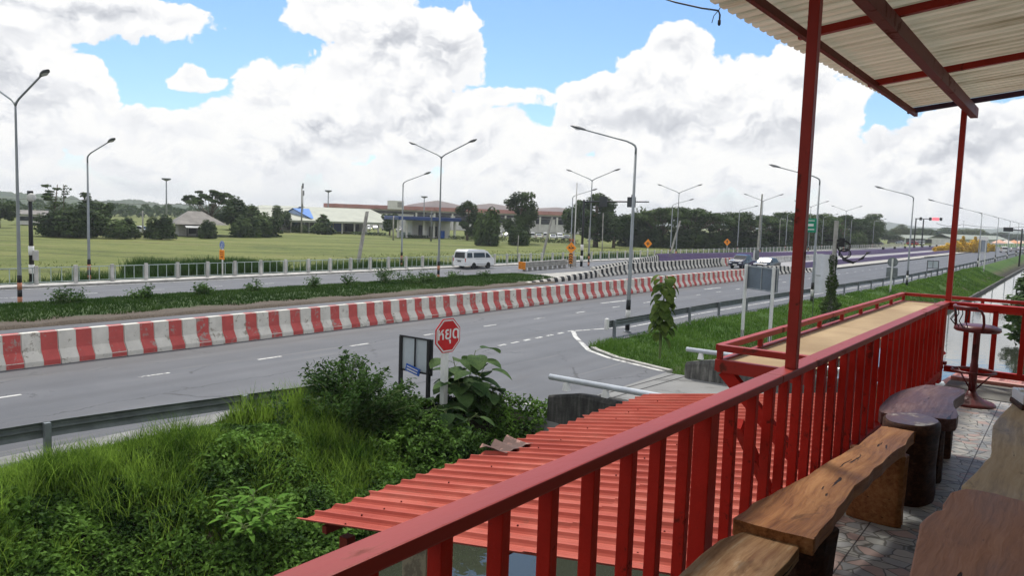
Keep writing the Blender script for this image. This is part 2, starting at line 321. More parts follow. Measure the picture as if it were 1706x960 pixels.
RIM = mat('wheel_rim', (.42, .43, .44), .35, .1, 8, metal=.6)
CARWHITE = mat('car_white', (.72, .73, .74), .25, .03, 1, coat=.4)
CARNAVY = mat('car_navy', (.012, .016, .045), .2, .1, 1, coat=.6)
CARSILVER = mat('car_silver', (.42, .43, .45), .3, .05, 1, metal=.4)
CARDARK = mat('car_dark', (.02, .022, .026), .25, .05, 1, coat=.5)
CARRED = mat('car_red', (.35, .015, .015), .25, .05, 1, coat=.5)
CARGREEN = mat('bus_green', (.02, .22, .20), .35, .05, 1)
LAMPRED = mat('tail_light_red', (.4, .01, .01), .2, .05, 1)
HEADL = mat('headlight', (.7, .72, .75), .12, .03, 1)
TAN = mat('tan_board', (.34, .235, .125), .7, .14, 1.6, bump=.001, spec=.2, col2=(.43, .315, .18))
WALLW = mat('wall_white', (.62, .61, .58), .8, .08, .6)
WALLG = mat('wall_grey', (.30, .29, .27), .85, .2, .8)
ROOFPALE = mat('roof_pale_green', (.27, .29, .235), .6, .12, .3)
ROOFBLUE = mat('roof_blue', (.07, .20, .55), .5, .12, .4)
ROOFGREY = mat('roof_grey', (.17, .16, .15), .8, .25, .7)
ROOFWHITE = mat('roof_white', (.52, .53, .53), .5, .1, .1)
BRICKRED = mat('fascia_red_brown', (.42, .20, .18), .75, .15, .25)
NAVY = mat('canopy_navy', (.02, .05, .20), .4, .1, .5)
DARKIN = mat('dark_interior', (.03, .03, .032), .7, .2, .6)
BARK = mat('bark', (.11, .085, .06), .9, .3, 5, bump=.02)
STEM = mat('green_stem', (.12, .16, .05), .6, .2, 6)
TILE_PINK = mat('pink_tile_edge', (.42, .24, .20), .6, .2, 5)
PLASTICW = mat('white_plastic', (.66, .66, .64), .35, .03, 3)
L_DARK = leafmat('leaf_dark', (.022, .043, .018), (.10, .155, .05), .22, .3)
L_MID = leafmat('leaf_mid', (.022, .045, .014), (.062, .105, .03), .25, .35)
L_PALE = leafmat('leaf_pale', (.06, .09, .03), (.15, .18, .07), .3, .3)
L_YEL = leafmat('blossom_yellow', (.50, .32, .03), (.80, .58, .08), .3, .4)
L_NEAR = leafmat('leaf_creeper', (.012, .036, .007), (.14, .27, .045), .25, 1.2)
L_BLADE = leafmat('grass_blade', (.035, .085, .010), (.24, .38, .06), .45, 1.1)
L_VERGE = leafmat('verge_blade', (.04, .10, .014), (.10, .19, .03), .4, .25)
L_FIELD = leafmat('field_blade', (.10, .135, .04), (.18, .205, .075), .4, .08)
L_BIG = leafmat('big_leaf', (.02, .05, .016), (.07, .12, .04), .3, 2)
L_LIME = leafmat('lime_leaf', (.07, .17, .02), (.15, .30, .045), .4, 3)
L_TEAK = leafmat('teak_leaf', (.035, .07, .012), (.11, .16, .03), .35, 1.6)
# ------------------------------------------------------------------ mesh helpers
class MB:
    """collects simple shapes; build() links them as ONE mesh object"""
    def __init__(s): s.v = []; s.f = []; s.mi = []; s.sm = []; s.xf = None
    def add(s, vs, fs, mi=0, smooth=False):
        o = len(s.v); s.v += [tuple(v) for v in vs]; s.f += [tuple(i+o for i in f) for f in fs]
        s.mi += [mi]*len(fs); s.sm += [smooth]*len(fs); return s
    def box(s, c, d, mi=0, rot=None):
        hx, hy, hz = d[0]/2, d[1]/2, d[2]/2
        vs = [Vector((x, y, z)) for x in (-hx, hx) for y in (-hy, hy) for z in (-hz, hz)]
        if rot is not None: vs = [rot @ v for v in vs]
        vs = [v+Vector(c) for v in vs]
        return s.add(vs, [(0,1,3,2),(4,6,7,5),(0,4,5,1),(2,3,7,6),(0,2,6,4),(1,5,7,3)], mi)
    def bar(s, a, b, w, h, mi=0, up=(0, 0, 1)):
        a, b = Vector(a), Vector(b); y = (b-a); L = y.length; y.normalize(); u = Vector(up)
        x = y.cross(u)
        if x.length < 1e-4: x = y.cross(Vector((1, 0, 0)))
        x.normalize(); z = x.cross(y)
        rot = Matrix((x, y, z)).transposed()
        return s.box((a+b)/2, (w, L, h), mi, rot)
    def tube(s, pts, r, n=8, mi=0, cap=True):
        pts = [Vector(p) for p in pts]; rs = r if isinstance(r, (list, tuple)) else [r]*len(pts)
        vs = []; prev = None
        for i, p in enumerate(pts):
            d = (pts[min(i+1, len(pts)-1)]-pts[max(i-1, 0)]).normalized()
            u = prev if prev is not None else (Vector((0, 0, 1)) if abs(d.z) < .95 else Vector((1, 0, 0)))
            x = d.cross(u)
            if x.length < 1e-5: x = d.cross(Vector((0, 1, 0)))
            x.normalize(); yv = x.cross(d).normalized(); prev = yv
            for k in range(n):
                a = 2*math.pi*k/n; vs.append(p+(x*math.cos(a)+yv*math.sin(a))*rs[i])
        fs = [(i*n+k, i*n+(k+1) % n, (i+1)*n+(k+1) % n, (i+1)*n+k) for i in range(len(pts)-1) for k in range(n)]
        s.add(vs, fs, mi, True)
        if cap:
            o = len(s.v)-len(vs); s.f += [tuple(o+k for k in range(n))[::-1], tuple(o+(len(pts)-1)*n+k for k in range(n))]; s.mi += [mi]*2; s.sm += [False]*2
        return s
    def lathe(s, prof, n=24, c=(0, 0, 0), axis='z', mi=0, smooth=True):
        vs = []
        for r, h in prof:
            for k in range(n):
                a = 2*math.pi*k/n; x, y = r*math.cos(a), r*math.sin(a)
                p = {'z': (x, y, h), 'y': (x, h, y), 'x': (h, x, y)}[axis]; vs.append(Vector(p)+Vector(c))
        m = len(prof); fs = [(i*n+k, i*n+(k+1) % n, (i+1)*n+(k+1) % n, (i+1)*n+k) for i in range(m-1) for k in range(n)]
        s.add(vs, fs, mi, smooth); o = len(s.v)-len(vs)
        s.f += [tuple(o+k for k in range(n))[::-1], tuple(o+(m-1)*n+k for k in range(n))]; s.mi += [mi]*2; s.sm += [False]*2
        return s
    def prism(s, poly, z0, z1, mi=0):
        n = len(poly); vs = [(*p[:2], z0) for p in poly]+[(*p[:2], z1) for p in poly]
        return s.add(vs, [tuple(range(n))[::-1], tuple(range(n, 2*n))]+[(k, (k+1) % n, n+(k+1) % n, n+k) for k in range(n)], mi)
    def sweep(s, prof, path, mi=0, closed=True, smooth=False, ends=True):
        """profile (side, up) carried along a path"""
        n = len(prof); vs = []; path = [Vector(p) for p in path]
        for i, p in enumerate(path):
            d = (path[min(i+1, len(path)-1)]-path[max(i-1, 0)]); d.z = 0; d.normalize(); x = Vector((d.y, -d.x, 0))
            vs += [p+x*a+Vector((0, 0, b)) for a, b in prof]
        m = n if closed else n-1
        fs = [(i*n+k, i*n+(k+1) % n, (i+1)*n+(k+1) % n, (i+1)*n+k) for i in range(len(path)-1) for k in range(m)]
        s.add(vs, fs, mi, smooth)
        if closed and ends:
            o = len(s.v)-len(vs); s.f += [tuple(o+k for k in range(n)), tuple(o+(len(path)-1)*n+k for k in range(n))[::-1]]; s.mi += [mi]*2; s.sm += [False]*2
        return s
    def quad(s, a, b, c, d, mi=0): return s.add([a, b, c, d], [(0, 1, 2, 3)], mi)
    def build(s, name, mats, parent=None, bevel=0, fix=True, loc=None, rot=None):
        me = bpy.data.meshes.new(name); me.from_pydata([tuple(v) for v in s.v], [], s.f)
        for m in (mats if isinstance(mats, (list, tuple)) else [mats]): me.materials.append(MATS[m] if isinstance(m, str) else m)
        me.polygons.foreach_set('material_index', s.mi); me.polygons.foreach_set('use_smooth', s.sm)
        if fix or bevel:
            bm = bmesh.new(); bm.from_mesh(me)
            if fix: bmesh.ops.recalc_face_normals(bm, faces=bm.faces)
            if bevel:
                ed = [e for e in bm.edges if len(e.link_faces) == 2 and e.calc_face_angle(0) > .6]
                bmesh.ops.bevel(bm, geom=ed, offset=bevel, segments=2, affect='EDGES', profile=.6, clamp_overlap=True)
            bm.to_mesh(me); bm.free()
        me.update(); o = bpy.data.objects.new(name, me); C.objects.link(o)
        if parent is not None: o.parent = parent
        if loc is not None: o.location = loc
        if rot is not None: o.rotation_euler = rot
        return o
def tag(o, label=None, cat=None, group=None, kind=None):
    for k, v in (('label', label), ('category', cat), ('group', group), ('kind', kind)):
        if v: o[k] = v
    return o
def thing(name, label, cat, loc=(0, 0, 0), rz=0., group=None):
    o = bpy.data.objects.new(name, None); C.objects.link(o); o.location = loc; o.rotation_euler = (0, 0, rz); o.empty_display_size = .2
    return tag(o, label, cat, group)
def dup(root, loc, rz=None, label=None, group=None, scale=None):
    r = root.copy(); C.objects.link(r); r.location = loc
    if rz is not None: r.rotation_euler = (root.rotation_euler.x, root.rotation_euler.y, rz)
    if scale: r.scale = scale
    if label: r['label'] = label
    if group: r['group'] = group
    for ch in KIDS.setdefault(root.name, list(root.children)):
        c = ch.copy(); C.objects.link(c); c.parent = r
        for g in KIDS.setdefault(ch.name, list(ch.children)):
            d = g.copy(); C.objects.link(d); d.parent = c
    return r
KIDS = {}
def struct(o): o['kind'] = 'structure'; return o
def quadmesh(name, V, mats, parent=None, mi=None, smooth=False):
    """V (n,4,3) loose quads, for leaves and blades"""
    n = len(V); me = bpy.data.meshes.new(name)
    me.vertices.add(n*4); me.vertices.foreach_set('co', np.ascontiguousarray(V, np.float32).ravel())
    me.loops.add(n*4); me.loops.foreach_set('vertex_index', np.arange(n*4, dtype=np.int32))
    me.polygons.add(n); me.polygons.foreach_set('loop_start', np.arange(0, n*4, 4, dtype=np.int32))
    me.polygons.foreach_set('loop_total', np.full(n, 4, np.int32))
    for m in (mats if isinstance(mats, (list, tuple)) else [mats]): me.materials.append(m)
    if mi is not None: me.polygons.foreach_set('material_index', mi.astype(np.int32))
    me.update(calc_edges=True); me.validate()
    o = bpy.data.objects.new(name, me); C.objects.link(o)
    if parent is not None: o.parent = parent
    return o
def unit(a): return a/np.maximum(np.linalg.norm(a, axis=-1, keepdims=True), 1e-9)
def leaves(Pn, L, W, g=RG, up=.4, droop=0., out=None, kite=.25):
    """one kite-shaped leaf at each point"""
    n = len(Pn); nr = g.normal(size=(n, 3)); nr[:, 2] = np.abs(nr[:, 2])+up
    if out is not None: nr = nr*.8+out*1.2
    nr = unit(nr); t = g.normal(size=(n, 3)); t[:, 2] -= droop; t = unit(t-nr*(t*nr).sum(1, keepdims=True)); b = np.cross(nr, t)
    L = (L*g.uniform(.6, 1.35, n))[:, None]; W = (W*g.uniform(.7, 1.3, n))[:, None]
    return np.stack([Pn-t*L*.5, Pn-b*W*.5-t*L*kite*.3+nr*L*.06, Pn+t*L*.5-nr*L*.1, Pn+b*W*.5-t*L*kite*.3+nr*L*.06], 1)
def blades(Pn, H, W, g=RG, lean=.35, segs=2):
    """curved grass blades: strips of quads"""
    n = len(Pn); h = H*g.uniform(.5, 1.25, n) if np.isscalar(H) else H*g.uniform(.6, 1.2, n)
    a = g.uniform(0, 2*np.pi, n); dr = np.stack([np.cos(a), np.sin(a), 0*a], 1); ln = g.uniform(.2, 1, n)*lean
    a2 = g.uniform(0, 2*np.pi, n); sd_ = np.stack([np.cos(a2), np.sin(a2), 0*a], 1)
    out = []; ts = np.linspace(0, 1, segs+1)
    pts = [Pn+dr*(ln*t**2*h)[:, None]*1.2+np.array([0, 0, 1.])*(h*t*(1-.35*ln*t))[:, None] for t in ts]
    ws = [np.broadcast_to(W, (n,))[:, None]*(1-.92*t**1.4) for t in ts]
    for i in range(segs): out.append(np.stack([pts[i]-sd_*ws[i], pts[i]+sd_*ws[i], pts[i+1]+sd_*ws[i+1], pts[i+1]-sd_*ws[i+1]], 1))
    return np.concatenate(out)
def vnoise(x, y, s=1., seed=0):
    """cheap smooth value noise for scattering and terrain"""
    x = np.asarray(x, float)*s+seed*17.3; y = np.asarray(y, float)*s+seed*9.7
    xi, yi = np.floor(x), np.floor(y); fx, fy = x-xi, y-yi; fx = fx*fx*(3-2*fx); fy = fy*fy*(3-2*fy)
    def hs(a, b):
        q = np.sin(a*127.1+b*311.7)*43758.5453; return q-np.floor(q)
    return (hs(xi, yi)*(1-fx)+hs(xi+1, yi)*fx)*(1-fy)+(hs(xi, yi+1)*(1-fx)+hs(xi+1, yi+1)*fx)*fy
def sstep(t): t = np.clip(t, 0, 1); return t*t*(3-2*t)

# ------------------------------------------------------------------ ground
def XL(y): return np.interp(y, [-50, 22, 30, 60, 90, 135, 800], [-10.2, -10.3, -9.9, -8.8, -8.5, -8.6, -9.0])      # left edge of the canal
def XR(y): return np.interp(y, [-50, 15, 50, 130, 800], [3.5, 3.0, -.9, -3.6, -4.5])                               # its right edge
def XG(y): return np.interp(y, [-50, 9, 12.5, 29.6, 42, 60, 87, 120, 159, 400], [-16.2, -16.2, -16.2, -16.15, -16.05, -15.2, -13.8, -13.3, -13.05, -13.0])  # guardrail line
CURB = ([-18.3, -17.2, -14.94, -13.52, -10.95], [29.85, 28.43, 25.78, 24.88, 24.03])
NEARC = ([-17, -15.6, -13.6, -12.2, -10.9], [11.2, 12.8, 15.2, 16.2, 16.3])
def H(x, y):
    x = np.asarray(x, float); y = np.asarray(y, float)
    z = np.full(np.broadcast(x, y).shape, -.08)
    fld = np.clip((-50.9-x)/1.5, 0, 1)
    z = z-fld*(.35+.25*(vnoise(x, y, .09)-.5)+.35*(vnoise(x, y, .03, 3)-.5))
    g, l, r = XG(y)+.6, XL(y), XR(y)
    t = np.clip((x-g)/(l-g), 0, 1)
    deep = np.where(y < 20, 1.45, 1.32)
    bank = -deep*sstep(t*1.05)+(vnoise(x, y, .8)-.5)*.22*np.minimum(t*4, 1)
    yc = np.interp(x, CURB[0], CURB[1]); yn = np.interp(x, NEARC[0], NEARC[1])
    k = np.where(y > 20, sstep((y-yc+.05)/2.2), sstep((yn-y-.05)/1.6))
    z = np.where(x > g-.6, z+(bank+.05)*k, z)
    z = np.where((x >= l) & (x <= r), -2.6, z)
    z = np.where(x > r, -.55+.2*(vnoise(x, y, .3, 5)-.5)-.25, z)
    return z
def grid_mesh(xs, ys, fz, m, name, smooth=True):
    X, Y = np.meshgrid(xs, ys); Z = fz(X, Y); nx, ny = len(xs), len(ys)
    me = bpy.data.meshes.new(name); me.vertices.add(nx*ny); me.vertices.foreach_set('co', np.stack([X, Y, Z], -1).astype(np.float32).ravel())
    i = (np.arange(ny-1)[:, None]*nx+np.arange(nx-1)[None]).ravel(); fc = np.stack([i, i+1, i+nx+1, i+nx], 1).astype(np.int32); n = len(fc)
    me.loops.add(n*4); me.loops.foreach_set('vertex_index', fc.ravel()); me.polygons.add(n)
    me.polygons.foreach_set('loop_start', np.arange(0, n*4, 4, dtype=np.int32)); me.polygons.foreach_set('loop_total', np.full(n, 4, np.int32))
    me.polygons.foreach_set('use_smooth', np.full(n, smooth)); me.materials.append(m); me.update(calc_edges=True)
    o = bpy.data.objects.new(name, me); C.objects.link(o); return struct(o)
xs = np.concatenate([-np.geomspace(2600, 200, 18), np.arange(-195, -56, 3.), np.arange(-55, -20, 1.), np.arange(-20, 5, .33), np.geomspace(5.5, 1400, 22)])
ys = np.concatenate([-np.geomspace(750, 6, 15), np.arange(-5, 34, .33), np.arange(34, 100, 1.2), np.arange(101, 260, 4), np.geomspace(266, 3550, 26)])
grid_mesh(xs, ys, H, MATS['ground_grass'], 'ground')
yw = list(range(-40, 401, 10)); nw = len(yw)
struct(MB().add([(float(XL(y))-.05, y, -1.62) for y in yw]+[(float(XR(y))+.05, y, -1.62) for y in yw], [(i, nw+i, nw+i+1, i+1) for i in range(nw-1)]).build('water', MATS['water'], fix=True))
# canal wall: low concrete edge along the left bank
mb = MB(); mb.sweep([(-.10, -.9), (.10, -.9), (.10, .10), (-.10, .10)], [(float(XL(y)), y, -1.40) for y in [24.5, 30, 36, 45, 60, 75, 90, 110, 135, 170, 220, 300]])
tag(mb.build('canal_wall', 'stained_concrete'), 'low stained concrete retaining wall edging the canal', 'wall')

# far wooded hills and mountains
def ridge(name, az0, az1, dist, f, depth, m, n=160, rows=7, seed=0):
    vs = []; az = np.linspace(az0, az1, n); hs = f(az)
    for j in range(rows):
        k = math.sin(j/(rows-1)*math.pi/2); dd = dist+depth*j/(rows-1)
        hh = hs*k*(.85+.3*vnoise(az*dist, np.full(n, j*37.), 1/max(dist*.012, 1), seed))-2
        vs += [(dd*math.sin(a), dd*math.cos(a), h) for a, h in zip(az, hh)]
    mb = MB(); mb.add(vs, [(j*n+i, j*n+i+1, (j+1)*n+i+1, (j+1)*n+i) for j in range(rows-1) for i in range(n-1)], 0, True)
    return struct(mb.build(name, m, fix=False))
M_HILL, t, b, o, pos = newmat('wooded_hill')
vo = t.node('ShaderNodeTexVoronoi'); t.put(vo.inputs['Vector'], pos); vo.inputs['Scale'].default_value = .09
t.l.new(t.ramp(t.m('ADD', t.m('MULTIPLY', vo.outputs[0], .5), t.m('MULTIPLY', t.noise(pos, .02, 5, .6), .5)), [(.3, (.06, .09, .035)), (.5, (.038, .062, .024)), (.7, (.02, .034, .016))]), b.inputs['Base Color']); b.inputs['Roughness'].default_value = 1
bn = t.node('ShaderNodeBump'); bn.inputs['Distance'].default_value = 6; bn.invert = True; t.l.new(vo.outputs[0], bn.inputs['Height']); t.l.new(bn.outputs[0], b.inputs['Normal'])
aL, aM = azel(-200, 330)[0], azel(420, 345)[0]
def hill_h(a):
    u = (a-aL)/(aM-aL); return 9+8*np.exp(-((u-.33)/.18)**2)+3*np.exp(-((u-.62)/.06)**2)+4*vnoise(a*900, a*0, .12, 2)+2.5*vnoise(a*900, a*0, .5, 4)
ridge('hills', aL, aM+.12, 900, hill_h, 300, M_HILL, 400, 9)
a0, a1 = azel(1050, 360)[0], azel(2000, 400)[0]
def mt_h(a):
    u = (a-a0)/(a1-a0); return 12+72*np.exp(-((u-.16)/.09)**2)+58*np.exp(-((u-.46)/.11)**2)+30*np.exp(-((u-.7)/.15)**2)+14*vnoise(u*40, u*0, 1, 6)
ridge('mountains', a0, a1, 2600, lambda a: mt_h(a)*.60, 500, M_HILL, 200, 9, 3)

# ------------------------------------------------------------------ roads
def strip(name, xl, xr, ys, z, m): 
    mb = MB(); n = len(ys); mb.add([(xl(y), y, z) for y in ys]+[(xr(y), y, z) for y in ys], [(i, n+i, n+i+1, i+1) for i in range(n-1)]); return struct(mb.build(name, m))
ysr = [-40, -20, 0, 9, 12.5, 20, 29.6, 36, 42, 50, 60, 72, 87, 100, 120, 140, 159, 200, 300, 420]
strip('main_road', lambda y: -33.6 if y < 50 else -36.2, lambda y: float(XG(y))+.55, ysr, 0, MATS['asphalt'])
strip('far_carriageway', lambda y: -49.6, lambda y: -40.5 if y < 53 else -40.5, ysr, .002, MATS['asphalt'])
strip('median_paving', lambda y: -40.5, lambda y: -36.2, [44, 60, 100, 200, 420], -.004, CONC)
pts = [(-15.6, 12.9), (-13.6, 15.2), (-12.2, 16.2), (-10.9, 16.3), (-10.9, 24.0), (-13.52, 24.88), (-14.94, 25.78), (-15.6, 26.5)]
struct(MB().add([(x, y, .004) for x, y in pts], [tuple(range(len(pts)))]).build('side_road', MATS['asphalt']))
struct(MB().box((-3.4, 19.85, -.3), (15, 8.1, .616)).build('bridge_deck', wornmat('bridge_concrete', (.19, .19, .185), (.12, .12, .115), .85, .4, 1.2), bevel=.01))
strip('footpath', lambda y: -51.2, lambda y: -49.6, ysr, .10, CONCW)
mb = MB(); mb.box((-49.6, 190, 0), (.16, 460, .24)); struct(mb.build('footpath_kerb', CONC))
strip('road_shoulder', lambda y: float(XG(y))-.5, lambda y: float(XG(y))+1.15, [-20, 0, 6, 9, 11.5], .006, mat('shoulder_concrete', (.20, .20, .195), .9, .3, 1.5))
# raised grassy median with a strip of bare soil on the near side
def med(X, Y):
    u = np.interp(X, [-40.6, -40.45, -40.0, -38.5, -36.3, -34.9, -33.75, -33.6], [-.05, .12, .20, .36, .34, .17, .12, -.05])
    tip = np.clip((57-Y)/7, 0, 1); edge = np.clip((X+40.6)/.1, 0, 1)
    return u*sstep(tip*1.6)-(1-sstep(tip*3))*.1+.09*(vnoise(X, Y, 1.1)-.5)*(u > .11)
grid_mesh(np.concatenate([[-40.6, -40.45], np.arange(-40.1, -33.9, .3), [-33.75, -33.6]]), np.arange(-30, 52.1, .5), med, MATS['median_ground'], 'median')
# markings
mb = MB(); zm = .006
def line(a, b, wd=.14, z=zm, mi=0):
    a, b = Vector((*a, z)), Vector((*b, z)); d = (b-a).normalized(); s = Vector((d.y, -d.x, 0))*wd/2
    mb.quad(a-s, b-s, b+s, a+s, mi)
for k in range(-4, 80):
    y = 11.53+4.08*k
    if y < 175: line((-21.93, y), (-21.93, y+.95), .13)
for y in (41.6, 58, 74): line((-23.55, y), (-23.4, y+3.0), .2)
for k in range(7): line((-18.12-.04*k, 24.0+.92*k), (-18.16-.04*k, 24.5+.92*k), .16)
for k in range(-6, 60): line((-45.0, 4*k), (-45.0, 4*k+1.3), .13)
line((-18.3, 29.95), (-17.25, 33.2), .16)
for i in range(len(ysr)-1):
    y0, y1 = ysr[i], ysr[i+1]
    if y0 >= 29.6 and y1 <= 300: line((float(XG(max(y0, 33.2)))-1.05, max(y0, 33.2)), (float(XG(y1))-1.05, y1), .13)
line((-41.0, -20), (-41.0, 44), .13); line((-49.1, -20), (-49.1, 300), .13)
for i in range(4): line((CURB[0][i]-.1*(i > 0), CURB[1][i]), (CURB[0][i+1]-.1, CURB[1][i+1]), .2, .010)
line((-12.4, 16.75), (-11.5, 17.0), .2, .010)
line((-10.98, 16.4), (-10.55, 23.9), .05, .013, 1); line((-10.55, 16.4), (-10.12, 23.9), .05, .013, 1)
struct(mb.build('road_markings', [ROADW, TAR], fix=False))
mb = MB(); mb.sweep([(-.1, -.1), (.1, -.1), (.1, .07), (-.1, .07)], [(x, y, 0) for x, y in zip([-15.2, -14.75, -13.4, -10.85], [26.35, 25.95, 25.05, 24.15])]); struct(mb.build('kerb', CONC))
# ------------------------------------------------------------------ concrete barriers
JP = [(-.36, 0), (-.36, .16), (-.165, .46), (-.12, 1.03), (.12, 1.03), (.165, .46), (.36, .16), (.36, 0)]
def jersey(name, ma, mb_, label, cat, group, chip=0):
    """one unit: a white half and a coloured half, 1.03 m long in all"""
    mb = MB()
    for k, (y0, y1) in enumerate(((-.515, 0), (0, .512))):
        g = np.random.default_rng(chip*7+k+3)
        mb.sweep([(a+g.normal()*.004, max(0, b+g.normal()*.004)) if 0 < b < 1 else (a, b) for a, b in JP], [(0, y0, 0), (0, y1, 0)], k, ends=True)
    return tag(mb.build(name, [ma, mb_], bevel=.012), label, cat, group)
u = [jersey('traffic_barrier', JERSEYW, JERSEYR, 'worn red and white concrete barrier unit in the roadside row', 'barrier', 'red and white barriers between the carriageways', c) for c in range(3)]
y = 5.17; k = 0
while y < 73.6:
    o = u[k] if k < 3 else u[k % 3].copy()
    if k >= 3: C.objects.link(o)
    o.location = (-25.76+rnd.uniform(-.02, .02)+.25*max(0, (y-62)/11), y, 0); o.rotation_euler = (0, 0, rnd.uniform(-.008, .008)-.02*(y > 62)); y += 1.042; k += 1
ub = [jersey('traffic_barrier', JERSEYW, JERSEYK, 'black and white concrete barrier unit on the median edge', 'barrier', 'black and white barriers on the median', c) for c in range(2)]
y = 62.2; k = 0
while y < 94.5:
    o = ub[k] if k < 2 else ub[k % 2].copy()
    if k >= 2: C.objects.link(o)
    hgt = min(1, .68+.32*(y-62.2)/7); o.scale = (1, 1, hgt)
    o.location = (float(np.interp(y, [62, 67, 72, 95], [-35.5, -36.0, -36.2, -36.4])), y, 0); o.rotation_euler = (0, 0, .05*(y < 72)); y += 1.042; k += 1
for i, yy in enumerate((95.2, 96.3, 97.3)):
    o = u[i].copy(); C.objects.link(o); o.location = (-36.3+.1*i, yy, 0); o['group'] = 'last red barriers'; o['label'] = 'faded red and white barrier unit at the end of the black and white row'
y = 80.5; k = 0
while y < 97:
    o = ub[k % 2].copy(); C.objects.link(o); o.scale = (1, 1, .9 if y < 86 else max(.35, .9-(y-86)*.06)); o.location = (-27.0+(y-80.5)*.11, y, 0); o.rotation_euler = (0, 0, -.11); y += 1.042; k += 1
    o['group'] = 'black and white barriers behind the sign back'; o['label'] = 'black and white barrier unit curving behind the back of the large road sign'
o0 = None
for i in range(14):
    y = 98.6+3.05*i
    if o0 is None:
        mb = MB(); mb.sweep(JP, [(0, -1.5, 0), (0, 1.5, 0)]); o0 = o = tag(mb.build('traffic_barrier', CONCW, bevel=.01), 'plain unpainted grey barrier unit behind the dark cars', 'barrier', 'unpainted concrete barriers')
    else: o = o0.copy(); C.objects.link(o)
    o.location = (-36.0+.03*i, y, 0); o.scale = (1, 1, .85)
def striped_kerb(path, h0, h1, label):
    mb = MB(); P = [Vector(p) for p in path]; L = sum((b-a).length for a, b in zip(P, P[1:])); n = int(L/.55)
    def pt(s):
        s *= L
        for a, b in zip(P, P[1:]):
            l = (b-a).length
            if s <= l or b is P[-1]: return a+(b-a)*min(s/l, 1)
            s -= l
    for i in range(n):
        h = h0+(h1-h0)*i/n; mb.sweep([(-.22, 0), (-.2, h*.6), (-.1, h), (.1, h), (.2, h*.6), (.22, 0)], [pt(i/n), pt((i+.98)/n)], i % 2)
    return tag(mb.build('striped_kerb', [JERSEYW, JERSEYK]), label, 'kerb')
striped_kerb([(-34.2, 48.6, 0), (-34.5, 54, 0), (-35.1, 59.5, 0), (-35.5, 61.7, 0)], .22, .66, 'low black and white kerb rising from the grassy median tip')
striped_kerb([(-41.2, 70.5, 0), (-43.2, 82, 0), (-46.1, 96.5, 0)], .28, .85, 'black and white kerb behind, leading up to the purple wall')
# purple walls of the underpass approach
mb = MB(); mb.sweep([(-.3, 0), (-.2, .35), (-.12, 1.0), (.12, 1.0), (.2, .35), (.3, 0)], [(-46.4, 96.8, 0), (-44.2, 114, 0), (-41.3, 134, 0), (-38.6, 156, 0), (-37.0, 185, 0), (-36.6, 230, 0), (-36.6, 285, 0)])
t_ = tag(mb.build('purple_wall', PURPLE), 'long purple painted concrete wall along the far side of the road', 'wall')
mb = MB()
for y in range(196, 286, 14): mb.box((-36.5, y, 1.25), (.5, .6, .5)); mb.box((-36.5, y, 1.03), (.2, .2, .1))
mb.build('wall_lamp', BLACK, t_)
mb = MB(); mb.sweep([(-.3, 0), (-.2, .3), (-.12, .75), (.12, .75), (.2, .3), (.3, 0)], [(-28.6, 101, 0), (-28.1, 140, 0), (-27.8, 200, 0), (-27.6, 262, 0)]); tag(mb.build('purple_wall', PURPLE), 'lower purple painted concrete wall nearer to the main road', 'wall')
strip('underpass_road', lambda y: -35.8, lambda y: -28.2, [99, 140, 180, 262], .012, mat('underpass_concrete', (.27, .265, .275), .85, .15, .5))
strip('underpass_kerb', lambda y: -27.4, lambda y: -25.3+.6*min(1, max(0, (y-97)/40)), [99, 120, 140, 180, 262], .14, CONC)
mb = MB(); mb.sweep([(-.12, -.05), (.12, -.05), (.12, .17), (-.12, .17)], [(-25.2, 98, 0), (-24.9, 120, 0), (-24.7, 140, 0), (-24.6, 262, 0)]); struct(mb.build('road_kerb', TAR))
# long low road guard of stacked concrete beams with a hazard board
A, B = Vector((-43.5, 61.0, 0)), Vector((-44.6, 70.8, 0)); dr = (B-A).normalized(); rg = thing('road_guard', 'long low road guard of stacked grey beams with hazard board end', 'road guard', A, math.atan2(dr.y, dr.x))
L = (B-A).length; mb = MB()
for z, h in ((.42, .17), (.62, .17), (.82, .17)): mb.box((L/2, 0, z), (L, .3, h))
mb.build('beam', CONC, rg, bevel=.02)
for i in range(9): MB().box((.5+i*(L-1)/8, 0, .17), (.22, .34, .33)).build('foot', CONC, rg, bevel=.01)
hb = MB().box((-.06, 0, .56), (.06, .75, .72)).build('hazard_board', ORANGE, rg)
mb = MB()
for q in (-1, 1):
    for k in range(3): mb.bar((-.095, q*.03, .30+.2*k), (-.095, q*.34, .46+.2*k), .02, .07, up=(1, 0, 0))
mb.build('stripe', BLACK, hb)

# ------------------------------------------------------------------ roadside fence
ft = thing('roadside_fence', 'long roadside fence of concrete posts and metal bar panels', 'fence', (-50.7, 12, .1))
fx = lambda y: float(np.interp(y, [0, 60, 130, 240], [0, -.1, .3, .6]))
pst = pan = None
for i in range(100):
    y = 3+2.28*i-6
    if pst is None:
        pst = o = MB().box((0, 0, .56), (.17, .2, 1.12)).build('post', CONCW, ft, bevel=.015)
    else: o = pst.copy(); C.objects.link(o)
    o.location = (fx(y), y, 0); o.rotation_euler = (rnd.uniform(-.012, .012), rnd.uniform(-.02, .02), 0)
    if i == 99: break
    if pan is None:
        mb = MB(); mb.box((0, 1.14, 1.0), (.05, 2.05, .05)); mb.box((0, 1.14, .12), (.05, 2.05, .05))
        for k in range(4): mb.box((0, .2+.625*k, .56), (.035, .04, .83))
        pan = o = mb.build('panel', FENCEG, ft)
    else: o = pan.copy(); C.objects.link(o)
    o.location = (fx(y+1.1), y, 0)
mb = MB()
